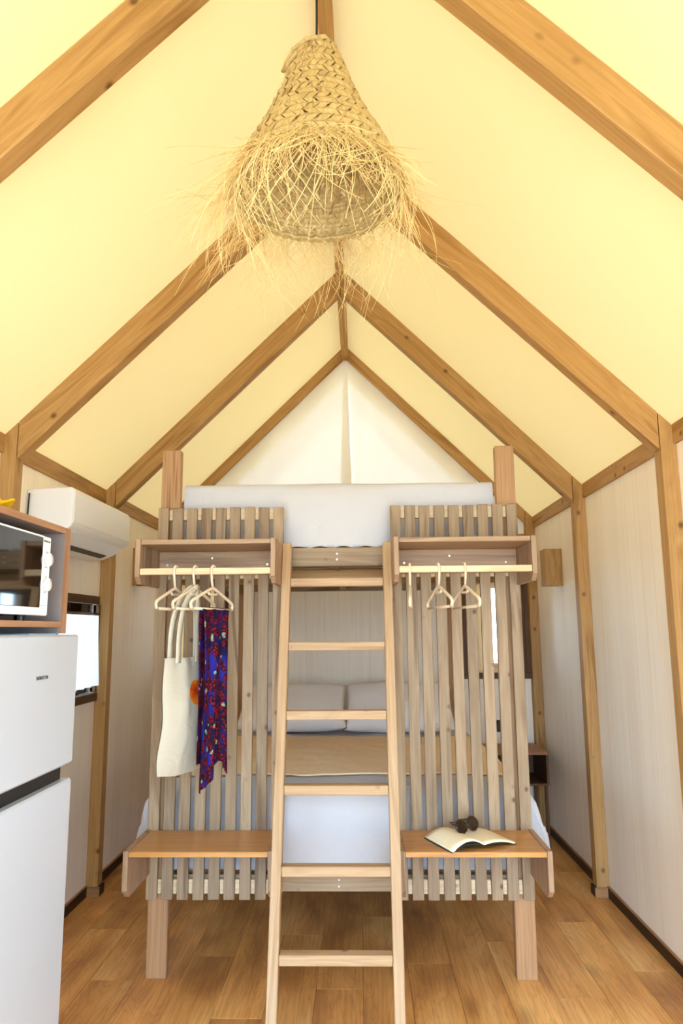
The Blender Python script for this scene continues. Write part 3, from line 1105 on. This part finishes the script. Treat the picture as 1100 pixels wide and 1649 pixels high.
# ------------------------------------------------------------------ tote bag
def tote():
    A, Bp = Vector((-0.764, 2.80, 0)), Vector((-0.648, 3.05, 0))   # near (left) and far (right) edges
    dirv = (Bp - A).normalized()
    nrm = Vector((dirv.y, -dirv.x, 0))           # towards the ladder / viewer side
    wdt = (Bp - A).length
    zt_, zb_ = 1.338, 0.905
    t = thing('tote_bag', ((A + Bp) / 2 + Vector((0, 0, zb_))).to_tuple(), 'cream cotton tote bag with an orange print, hanging on the left rack', 'bag')
    mat = tote_mat()
    nu, nv = 30, 44
    def side(s):
        def fn(u, v):
            # v 0 top .. 1 bottom ; u 0 near .. 1 far
            shrink = 0.055 * (1 - v) ** 1.5 * (1 if u < 0.5 else 0.4)
            uu = u + shrink * (1 if u < 0.5 else -1) * (1 - 2 * min(u, 1 - u))
            p = A + dirv * (wdt * uu)
            belly = (math.sin(math.pi * min(1, max(0, u))) ** 0.6) * (0.006 + 0.030 * math.sin(math.pi * min(1, v * 0.95)) ** 0.8)
            wr = 0.005 * nz(u * 4, v * 7, 3.0) + 0.004 * math.sin(u * 17 + v * 3) * (1 - v)
            edge = math.sin(math.pi * min(1, max(0, u)))
            p = p + nrm * (s * (belly + 0.002) + wr * edge)
            z = zt_ + (zb_ - zt_) * v - 0.012 * math.sin(math.pi * u) * v + 0.010 * nz(u * 3, v, 5) * v
            nearshift = -0.016 * math.sin(v * 9) * (1 - u) * v
            return (p.x + nearshift * dirv.x, p.y + nearshift * dirv.y, z)
        return fn
    uvf = lambda u, v: (u * wdt, (1 - v) * (zt_ - zb_))
    grid('bag_front', nu, nv, side(1), mat, t, t.location, uvf)
    grid('bag_back', nu, nv, side(-1), cloth('tote_back_cotton', (196, 187, 168), bump=0.4, bscale=20), t, t.location)
    # straps: two flat bands looped over the hanger neck
    hx, hy, hz = -0.676, 2.943, 1.612
    for s, (ua, ub), nm in ((1, (0.30, 0.74), 0), (-1, (0.22, 0.80), 1)):
        pa = A + dirv * (wdt * ua) + nrm * (0.012 * s)
        pb = A + dirv * (wdt * ub) + nrm * (0.012 * s)
        top = Vector((hx, hy, hz + 0.006)) + nrm * (0.010 * s)
        pts = []
        n = 28
        for i in range(n + 1):
            k = i / n
            if k < 0.5:
                q = k / 0.5
                base = Vector((pa.x, pa.y, zt_ - 0.02))
                c = base.lerp(Vector((top.x, top.y, top.z)), q ** 3)
                c.z = base.z + (top.z - base.z) * (1 - (1 - q) ** 1.25)
            else:
                q = (1 - k) / 0.5
                base = Vector((pb.x, pb.y, zt_ - 0.02))
                c = base.lerp(Vector((top.x, top.y, top.z)), q ** 3)
                c.z = base.z + (top.z - base.z) * (1 - (1 - q) ** 1.25)
            pts.append(c)
        def fn(u, v, pts=pts, s=s):
            i = min(int(u * n), n - 1)
            f = u * n - i
            c = pts[i].lerp(pts[i + 1], f)
            tg = (pts[min(i + 2, n)] - pts[max(i - 1, 0)]).normalized()
            wv = tg.cross(nrm).normalized()
            return tuple(c + wv * (0.015 * (v - 0.5) * 2))
        grid('strap', n * 2, 2, fn, cloth('strap_cotton', (202, 194, 176), bump=0.2, bscale=40), t, t.location, solid=0.002)
    return t
tote()

# ------------------------------------------------------------------ scarf
def scarf():
    hx, hy = -0.602, 2.943
    ang = hang_dir(0.05, 0.17)
    d = Vector((math.cos(ang), math.sin(ang), 0))
    nrm = Vector((d.y, -d.x, 0))
    zt_ = 1.697 - 0.168 + 0.0065
    mat = scarf_mat()
    lo, hi = -0.094, 0.134
    def fn(u, v):
        # v: 0 back bottom .. 0.5 over the bar .. 1 front bottom
        s = 1 if v > 0.5 else -1
        k = abs(v - 0.5) * 2
        length = 0.655 if s > 0 else 0.60
        if s > 0:
            length += 0.035 * (1 - u) ** 2 * 1.4 - 0.055 * math.exp(-((u - 0.62) / 0.22) ** 2) + 0.02 * max(0, u - 0.85) / 0.15
        drop = k * length
        gather = 1 - 0.06 * math.sin(k * 2.2)
        a = (lo + (hi - lo) * u) * gather + 0.012 * k * (u - 0.2)
        off = 0.0065 * min(1, drop / 0.008) + 0.006 * k
        fold = 0.009 * math.sin(u * 15 + 2.2 * k + s) * min(1, drop / 0.06) + 0.005 * math.sin(u * 31 + k * 3) * min(1, drop / 0.1)
        p = Vector((hx, hy, zt_ - drop)) + d * a + nrm * (s * off + (fold if s > 0 else fold * 0.6))
        if drop < 0.008:
            p.z = zt_ - drop * 0.4
        return tuple(p)
    o = grid('scarf', 40, 120, fn, mat, None, (hx, hy, 0.9), lambda u, v: (u * 0.36, abs(v - 0.5) * 2 * 0.66 + (0 if v > 0.5 else 0.7)), solid=0.0015)
    return tag(o, 'red and blue floral scarf folded over a hanger', 'scarf')
scarf()

# ------------------------------------------------------------------ open book and sunglasses
def book():
    t = thing('open_book', (0.43, 3.07, 0.6035), 'open book with blank cream pages on the right bench', 'book')
    paper = plain('cream_paper', (244, 234, 206), 0.85, 0.15)
    cover = plain('book_cover', (44, 42, 40), 0.6, 0.3)
    W2, Hh = 0.143, 0.218
    # local axes: x across the pages, y along the spine (away from viewer)
    ang = math.radians(23.5)
    ca, sa = math.cos(ang), math.sin(ang)
    def G(x, y, z):
        return (0.425 + x * ca - y * sa, 3.070 + x * sa + y * ca, 0.6040 + z)
    def halfleaf(s, lift, base):
        def fn(u, v):
            x = s * W2 * u
            y = (v - 0.5) * Hh
            z = base + lift * (math.sin(math.pi * min(1, u * 1.05)) ** 0.8) * (0.9 + 0.2 * (0.5 - v)) + 0.010 * (1 - u)
            return G(x, y, z)
        return fn
    for s, lift in ((-1, 0.026), (1, 0.010)):
        lp = grid('page_block', 18, 8, halfleaf(s, lift, 0.008), paper, t, t.location)
        md = lp.modifiers.new('thickness', 'SOLIDIFY'); md.thickness = 0.006; md.offset = -1 if s > 0 else 1
        cv = grid('cover', 18, 4, halfleaf(s * 1.02, lift * 0.55, 0.0005), cover, t, t.location)
        md = cv.modifiers.new('thickness', 'SOLIDIFY'); md.thickness = 0.002; md.offset = 0
    return t
book()

def sunglasses():
    t = thing('sunglasses', (0.424, 3.092, 0.648), 'dark tortoiseshell sunglasses lying on the open book', 'sunglasses')
    tort = plain('tortoiseshell', (34, 20, 14), 0.15, 0.5)
    lens = plain('brown_lens', (40, 26, 18), 0.05, 0.5, coat=0.4)
    L = t.location
    a = math.radians(42)
    ux = Vector((math.cos(a), math.sin(a), 0))
    uy = Vector((-math.sin(a) * 0.35, math.cos(a) * 0.35, 0.93)).normalized()
    un_ = ux.cross(uy)
    for s in (-1, 1):
        c = Vector(L) + ux * (s * 0.034) + uy * 0.012
        pts = [c + ux * (0.0265 * math.cos(k) * (1 + 0.12 * math.cos(2 * k))) + uy * (0.024 * math.sin(k)) for k in [2 * math.pi * i / 24 for i in range(25)]]
        bm = bmesh.new()
        tube_into(bm, [p - Vector(L) for p in pts], 0.0055, 8, 1.0, False)
        rim = from_bm('lens_rim', bm, tort, t, L, True)
        bm = bmesh.new()
        vv = [bm.verts.new(p - Vector(L)) for p in pts[:-1]]
        f = bm.faces.new(vv)
        ex = bmesh.ops.extrude_face_region(bm, geom=[f])
        bmesh.ops.translate(bm, verts=[g for g in ex['geom'] if isinstance(g, bmesh.types.BMVert)], vec=un_ * 0.002)
        from_bm('lens', bm, lens, t, L)
        e = c + ux * (s * 0.030) + uy * 0.008
        bk = Vector((-math.sin(a), math.cos(a), 0))
        tube('temple_arm', [e, e + bk * 0.02 + ux * (-s * 0.002), e + bk * 0.06 + ux * (-s * 0.03) + Vector((0, 0, -0.004)), e + bk * 0.066 + ux * (-s * 0.06) + Vector((0, 0, -0.010))], 0.003, tort, t, L)
    c = Vector(L) + uy * 0.018
    tube('bridge', [c - ux * 0.010, c + uy * 0.005, c + ux * 0.010], 0.003, tort, t, L)
    return t
sunglasses()

# ------------------------------------------------------------------ fridge
def fridge():
    x1, x0 = -0.87, -1.395
    ya, yb = 1.685, 2.235
    t = thing('fridge', (-1.15, 1.96, 0), 'white two door fridge freezer standing by the left wall', 'fridge')
    box('cabinet_body', x0, x1 - 0.055, ya + 0.004, yb - 0.004, 0.02, 1.425, FRIDGE_W, t, 0.006)
    box('recessed_grip', x1 - 0.0545, x1 - 0.026, ya + 0.008, yb - 0.022, 0.985, 1.07, BLACK, t, 0.002)
    up = box('freezer_door', x1 - 0.054, x1, ya, yb, 1.055, 1.434, FRIDGE_W, t, 0.006)
    lo = box('fridge_door', x1 - 0.054, x1, ya, yb, 0.05, 1.012, FRIDGE_W, t, 0.006)
    text_mesh('brand_lettering', 'INFINITON', 0.0145, INK, up, (x1 + 0.0006, 1.989, 1.318), (math.pi / 2, 0, math.pi / 2))
    for yy in (ya + 0.06, yb - 0.06):
        disc('foot', (x1 - 0.10, yy, 0.01), 'z', 0.018, 0.022, BLACK, t, 14)
        disc('foot', (x0 + 0.06, yy, 0.01), 'z', 0.018, 0.022, BLACK, t, 14)
    return t
fridge()
bt = box('tray', -1.16, -0.885, 1.93, 2.10, 1.4345, 1.4375, plain('pale_blue', (176, 200, 220), 0.5), None, 0.001)
tag(bt, 'flat pale blue tray lying on top of the fridge', 'tray')

# ------------------------------------------------------------------ microwave cabinet
def cabinet():
    xf, xb = -0.872, -1.40
    ya, yb = 1.44, 2.137
    t = thing('microwave_cabinet', (-1.13, 1.8, 0), 'brown board cabinet above the fridge holding the microwave', 'cabinet')
    def board(n, x0, x1, y0, y1, z0, z1, face):
        b = box(n, x0, x1 - 0.0025, y0, y1, z0, z1, GREYBOARD, t, 0.0005)
        if face:
            box('edge_band', x1 - 0.0025, x1, y0, y1, z0, z1, CHIP('y' if y1 - y0 > z1 - z0 else 'z'), b, 0.0004)
        return b
    board('side_panel', xb, xf, yb - 0.018, yb, 1.4375, 1.747, True)
    board('side_panel', xb, xf, yb - 0.037, yb - 0.019, 1.4375, 1.747, True)
    board('top_board', xb, xf, ya, yb - 0.0375, 1.729, 1.747, True)
    board('bottom_board', xb, xf, ya, yb - 0.0375, 1.455, 1.471, True)
    board('side_panel', xb, xf, ya - 0.019, ya - 0.0005, 1.4375, 1.747, True)
    bk = box('back_board', xb - 0.012, xb - 0.0005, ya - 0.019, yb, 1.4375, 1.747, GREYBOARD, t, 0)
    for z in (1.70, 1.525):
        disc('shelf_pin', (xf - 0.055, yb - 0.039, z), 'y', 0.004, 0.006, STEEL, t, 10)
    # legs behind the fridge side that carry the cabinet
    box('support_panel', xb - 0.012, xb + 0.0, yb - 0.1, yb, 0.0, 1.437, GREYBOARD, t, 0)
    box('support_panel', xb - 0.012, xb + 0.0, ya - 0.019, ya + 0.08, 0.0, 1.437, GREYBOARD, t, 0)
    return t
cabinet()

def microwave():
    xf, xb = -0.878, -1.20
    ya, yb = 1.56, 2.016
    z0, z1 = 1.4865, 1.706
    t = thing('microwave', (-1.04, 1.79, 1.471), 'white microwave oven with dark glass door in the cabinet', 'microwave')
    box('casing', xb, xf - 0.012, ya + 0.002, yb - 0.002, z0 + 0.002, z1 - 0.001, PLASTIC_W, t, 0.004)
    fr = box('front_frame', xf - 0.0115, xf, ya, yb, z0, z1, PLASTIC_W, t, 0.003)
    dr = box('door', xf, xf + 0.003, ya + 0.002, 1.958, z0 + 0.021, z1 - 0.006, GLOSSB, t, 0.001)
    box('door_frame_strip', xf, xf + 0.0035, ya + 0.001, 1.958, z1 - 0.0055, z1 - 0.001, PLASTIC_W, t, 0.0005)
    box('door_step', xf, xf + 0.003, ya + 0.001, 1.905, z0 + 0.001, z0 + 0.006, PLASTIC_W, t, 0.0005)
    box('panel_seam', xf + 0.0002, xf + 0.0008, 1.962, yb - 0.006, z0 + 0.0275, z0 + 0.0283, INK, t, 0)
    for zz in (1.641, 1.572):
        k = disc('dial_knob', (xf + 0.0075, 1.990, zz), 'x', 0.0185, 0.013, PLASTIC_W, t, 28, 0.003)
        box('dial_mark', xf + 0.0138, xf + 0.0145, 1.9895, 1.9905, zz + 0.006, zz + 0.016, INK, k, 0)
        for s_, zz2 in ((1, zz + 0.0225), (-1, zz - 0.0225)):
            tube('dial_scale', [(xf + 0.0005, 1.990 - 0.008, zz2 - s_ * 0.002), (xf + 0.0005, 1.990, zz2), (xf + 0.0005, 1.990 + 0.008, zz2 - s_ * 0.002)], 0.0006, BLACK, t, (xf, 1.99, zz2), 5)
    text_mesh('brand_lettering', 'INFINITON', 0.0082, INK, fr, (xf + 0.0004, 1.988, 1.692), (math.pi / 2, 0, math.pi / 2), 0.0004)
    for yy in (ya + 0.05, yb - 0.06):
        for xx in (xf - 0.05, xb + 0.04):
            disc('foot', (xx, yy, 1.479), 'z', 0.014, 0.0155, BLACK, t, 12)
    return t
microwave()

# yellow wavy-edged dish on the cabinet
def dish():
    def fn(u, v):
        a = u * 2 * math.pi
        r = 0.01 + v * 0.095 * (1 + 0.07 * math.sin(9 * a) * v)
        z = 1.7475 + 0.028 * v ** 2.2 + 0.006 * v * math.sin(9 * a)
        return (-1.00 + r * math.cos(a), 1.79 + r * math.sin(a), max(z, 1.7482))
    o = grid('dish', 72, 8, fn, plain('yellow_glaze', (250, 190, 10), 0.35, 0.4), None, (-1.00, 1.79, 1.7475), solid=0.003)
    tag(o, 'bright yellow dish with a wavy rim on top of the cabinet', 'dish')
dish()

# ------------------------------------------------------------------ air conditioner
def aircon():
    ya, yb = 3.25, 4.065
    xw, xf = XL, -1.325
    t = thing('air_conditioner', (xw + 0.1, (ya + yb) / 2, 1.84), 'white split air conditioner mounted high on the left wall', 'air conditioner')
    prof = [(xw, 2.10), (xf - 0.012, 2.108), (xf - 0.003, 2.104), (xf, 2.095), (xf, 1.935), (xf - 0.006, 1.922), (xf - 0.03, 1.905), (xf - 0.08, 1.872), (xf - 0.14, 1.845), (xw, 1.838)]
    prism('housing', prof, 'y', ya, yb, PLASTIC_W, t, 0.004)
    prism('front_panel', [(xf + 0.0005, 2.096), (xf + 0.006, 2.088), (xf + 0.006, 1.948), (xf + 0.0005, 1.938)], 'y', ya + 0.006, yb - 0.006, PLASTIC_W, t, 0.002)
    # flap and dark outlet slot on the sloping underside
    prism('outlet_slot', [(xf - 0.092, 1.8645), (xf - 0.125, 1.8505), (xf - 0.125, 1.846), (xf - 0.092, 1.859)], 'y', ya + 0.07, yb - 0.09, BLACK, t, 0)
    prism('louvre_flap', [(xf - 0.022, 1.908), (xf - 0.088, 1.8655), (xf - 0.088, 1.860), (xf - 0.018, 1.904)], 'y', ya + 0.05, yb - 0.05, PLASTIC_W, t, 0.001)
    prism('louvre_flap', [(xf - 0.128, 1.848), (xf - 0.17, 1.8415), (xf - 0.17, 1.836), (xf - 0.128, 1.843)], 'y', ya + 0.05, yb - 0.05, PLASTIC_W, t, 0.001)
    tube('drain_cable', [(xw + 0.012, ya - 0.005, 2.08), (xw + 0.010, ya - 0.006, 1.95), (xw + 0.006, ya - 0.004, 1.85)], 0.0035, BLACK, t, (xw, ya, 1.95))
    return t
aircon()

# ------------------------------------------------------------------ wall lamps
def wall_lamp(x, sgn, y, label):
    t = thing('wall_lamp', (x, y, 1.72), label, 'wall lamp', 'wooden box wall lamps')
    d = 0.115
    xa, xb_ = x - sgn * d, x
    lo, hi = min(xa, xb_), max(xa, xb_)
    z0, z1 = 1.722, 1.965
    if sgn < 0:
        z0, z1 = 1.752, 2.005
    wv = 0.115
    box('wood_shell', lo, hi, y, y + 0.012, z0, z1, HONEY('z'), t)
    box('wood_shell', lo, hi, y + wv - 0.012, y + wv, z0, z1, HONEY('z'), t)
    a = xa if sgn < 0 else xa
    if sgn > 0:
        box('wood_shell', xa, xa + 0.012, y + 0.0125, y + wv - 0.0125, z0, z1, HONEY('z'), t)
        box('crack', xa + 0.066, xa + 0.0675, y - 0.0004, y + 0.002, z0 + 0.02, z0 + 0.155, DARKW('z'), t, 0)
        box('back_plate', xb_ - 0.006, xb_ - 0.0005, y + 0.0125, y + wv - 0.0125, z0 + 0.05, z1 - 0.05, PLASTIC_W, t)
    else:
        box('wood_shell', xa - 0.012, xa, y + 0.0125, y + wv - 0.0125, z0, z1, HONEY('z'), t)
        box('back_plate', xb_ + 0.0005, xb_ + 0.006, y + 0.0125, y + wv - 0.0125, z0 + 0.05, z1 - 0.05, PLASTIC_W, t)
    return t
wall_lamp(XR, 1, 4.80, 'wooden box wall lamp on the right wall')
wall_lamp(XL, -1, 4.84, 'wooden box wall lamp on the left wall behind the coat rack')

# ------------------------------------------------------------------ bedside shelf and socket
ns = thing('bedside_shelf', (1.08, 5.3, 0.41), 'small dark open bedside shelf in the right back corner', 'shelf')
box('top_board', 0.87, 1.255, 5.10, 5.485, 0.60, 0.618, CHIP('x'), ns)
box('bottom_board', 0.87, 1.255, 5.10, 5.485, 0.40, 0.416, DARKW('x'), ns)
box('side_panel', 0.87, 0.886, 5.10, 5.485, 0.4165, 0.5995, DARKW('z'), ns)
box('side_panel', 1.239, 1.255, 5.10, 5.485, 0.4165, 0.5995, DARKW('z'), ns)
box('back_board', 0.8865, 1.2385, 5.475, 5.485, 0.4165, 0.5995, DARKW('x'), ns)
for xx in (0.88, 1.24):
    box('leg', xx - 0.009, xx + 0.009, 5.12, 5.15, 0.0, 0.3995, DARKW('z'), ns)
    box('leg', xx - 0.009, xx + 0.009, 5.44, 5.47, 0.0, 0.3995, DARKW('z'), ns)
sk = thing('wall_socket', (1.0, YB, 0.72), 'black wall socket above the bedside shelf', 'socket')
box('cover_plate', 0.96, 1.05, YB - 0.012, YB - 0.0005, 0.69, 0.775, BLACK, sk)
disc('socket_well', (1.005, YB - 0.0125, 0.732), 'y', 0.02, 0.003, plain('dark_grey', (40, 38, 38), 0.5), sk, 16)

# ------------------------------------------------------------------ raffia pendant lamp
def pendant():
    LXc, LY = -0.096, 1.635
    ztip = 2.912
    t = thing('pendant_lamp', (LXc, LY, ztip), 'woven raffia cone pendant lamp with a shaggy fringe', 'lamp')
    Lw = Vector((LXc, LY, ztip))
    Hc = 0.409
    tilt = math.radians(-1.5)
    lean = math.radians(-1.0)
    Rt = Matrix.Rotation(tilt, 3, 'X') @ Matrix.Rotation(lean, 3, 'Y')
    # radius as a function of depth k (0 tip .. 1 rim)
    prof = [(0.0, 0.030), (0.03, 0.052), (0.10, 0.064), (0.30, 0.088), (0.55, 0.130), (0.78, 0.178), (0.92, 0.200), (1.0, 0.205)]
    def rad(k):
        for (a, ra), (b, rb) in zip(prof, prof[1:]):
            if k <= b:
                f = (k - a) / (b - a)
                return ra + (rb - ra) * f
        return prof[-1][1]
    def S(k, th, off=0.0):
        r = rad(max(0, min(1, k))) + off
        p = Vector((r * math.cos(th), r * math.sin(th), -k * Hc))
        return Lw + Rt @ p
    # plaited straw: rows of slanted leaves, alternating direction row by row
    bm = bmesh.new()
    rows = 17
    for row in range(rows):
        k0 = row / rows
        k1 = (row + 1) / rows
        n = int(20 + 34 * k0)
        sl = 1 if row % 2 else -1
        dth = 2 * math.pi / n
        ext = 0.30 / rows
        for i in range(n):
            th = dth * (i + random.uniform(-0.12, 0.12))
            w = dth * random.uniform(0.78, 1.04) * 0.5
            skew = sl * dth * 1.3
            lift = random.uniform(0.0, 0.0025)
            vs_ = []
            for q, o in ((0.0, -0.001), (0.5, 0.0035 + lift), (1.0, -0.001)):
                k = k0 - ext + (k1 - k0 + 2 * ext) * q
                c = th + skew * (q - 0.5)
                taper = 0.82 if q != 0.5 else 1.0
                vs_.append((bm.verts.new(S(k, c - w * taper, o) - Lw), bm.verts.new(S(k, c + w * taper, o + 0.0012) - Lw)))
            for (a, b), (c_, d_) in zip(vs_, vs_[1:]):
                bm.faces.new((a, b, d_, c_))
    w_ = from_bm('woven_shade', bm, RAFFIA, t, Lw, False)
    md = w_.modifiers.new('thickness', 'SOLIDIFY'); md.thickness = 0.0012; md.offset = 0
    tag(w_, kind='stuff')
    # seam rope and loop at the tip
    rp = []
    for i in range(20):
        a = math.pi * 1.02 + i / 19 * 1.0
        rp.append(S(0.02 + 0.10 * (1 - i / 19), a + 0.6, 0.006))
    tube('rope_loop', [S(0.02, -0.6, 0.006), S(0.03, -1.2, 0.008), S(0.05, -1.9, 0.008), S(0.08, -2.5, 0.010), S(0.13, -2.85, 0.012), S(0.17, -2.95, 0.014), S(0.19, -2.75, 0.010), S(0.16, -2.4, 0.008), S(0.11, -2.0, 0.006)], 0.006, RAFFIA, t, Lw, 7)
    # rim braid
    tube('rim_braid', [S(0.985 + 0.006 * math.sin(i * 2.3), 2 * math.pi * i / 90, 0.001 + 0.002 * math.sin(i * 3.1)) for i in range(91)], 0.006, RAFFIA, t, Lw, 6)
    # fringe fibres
    bm = bmesh.new()
    rng = random.Random(11)
    def fibre(th, k, length, spread, curl, r0=0.00075):
        p = S(k, th, 0.002)
        outw = (Rt @ Vector((math.cos(th), math.sin(th), 0)))
        tang = (Rt @ Vector((-math.sin(th), math.cos(th), 0)))
        v = (outw * ((0.75 if math.cos(th) < 0.3 else 0.45) * spread) + Vector((0, 0, -0.35)) + tang * rng.uniform(-0.8, 0.8) + Vector((rng.uniform(-.25, .25), rng.uniform(-.25, .25), rng.uniform(-.2, .25)))).normalized()
        n = 11
        pts = [p]
        st = length / n
        cx_ = Vector((rng.uniform(-1, 1), rng.uniform(-1, 1), rng.uniform(-.4, .4))) * curl
        for i in range(n):
            cx_ = cx_ + Vector((rng.uniform(-1, 1), rng.uniform(-1, 1), rng.uniform(-.6, .6))) * curl * 0.30
            v = (v + Vector((0, 0, -0.20)) + cx_ * 0.17).normalized()
            pts.append(pts[-1] + v * st)
        tube_into(bm, [q - Lw for q in pts], r0, 3, 0.5, False)
    for i in range(360):
        th = rng.uniform(0, 2 * math.pi)
        L = rng.uniform(0.07, 0.17)
        if math.cos(th) < -0.5:
            L *= 1.25
        fibre(th, rng.uniform(0.90, 1.0), L, rng.uniform(0.4, 1.0), 1.3, rng.uniform(0.0007, 0.0014))
    for i in range(230):                   # strands falling across the opening from the near rim
        th = math.pi * 1.5 + rng.gauss(-0.15, 0.8)
        fibre(th, rng.uniform(0.95, 1.0), rng.uniform(0.10, 0.26), rng.uniform(0.1, 0.6), 1.7, rng.uniform(0.0008, 0.0016))
    for i in range(200):                   # long loose strands
        th = rng.uniform(math.pi * 0.7, math.pi * 1.3) if i % 3 == 0 else rng.uniform(0.0, math.pi)
        fibre(th, rng.uniform(0.94, 1.0), rng.uniform(0.14, 0.30), rng.uniform(0.2, 0.9), 1.2, rng.uniform(0.0005, 0.0009))
    for i in range(260):                   # short hairs over the shade
        th = rng.uniform(0, 2 * math.pi)
        fibre(th, rng.uniform(0.05, 0.9), rng.uniform(0.015, 0.05), 1.0, 0.8, 0.0005)
    fr = from_bm('fringe', bm, FIBRE, t, Lw)
    tag(fr, kind='stuff')
    # cord, socket, bulb
    ytop = ZR - 0.135
    tube('cord', [(LXc, LY, ztip - 0.10), (LXc, LY, ytop - 0.002)], 0.003, CORD, t, Lw, 8)
    disc('lamp_socket', tuple(Lw + Rt @ Vector((0, 0, -0.15))), 'z', 0.018, 0.06, BLACK, t, 16)
    bm = bmesh.new()
    bmesh.ops.create_uvsphere(bm, u_segments=16, v_segments=10, radius=0.03)
    from_bm('bulb', bm, plain('bulb_glass', (235, 225, 200), 0.2, 0.5), t, tuple(Lw + Rt @ Vector((0, 0, -0.205))), True)
    return t
pendant()
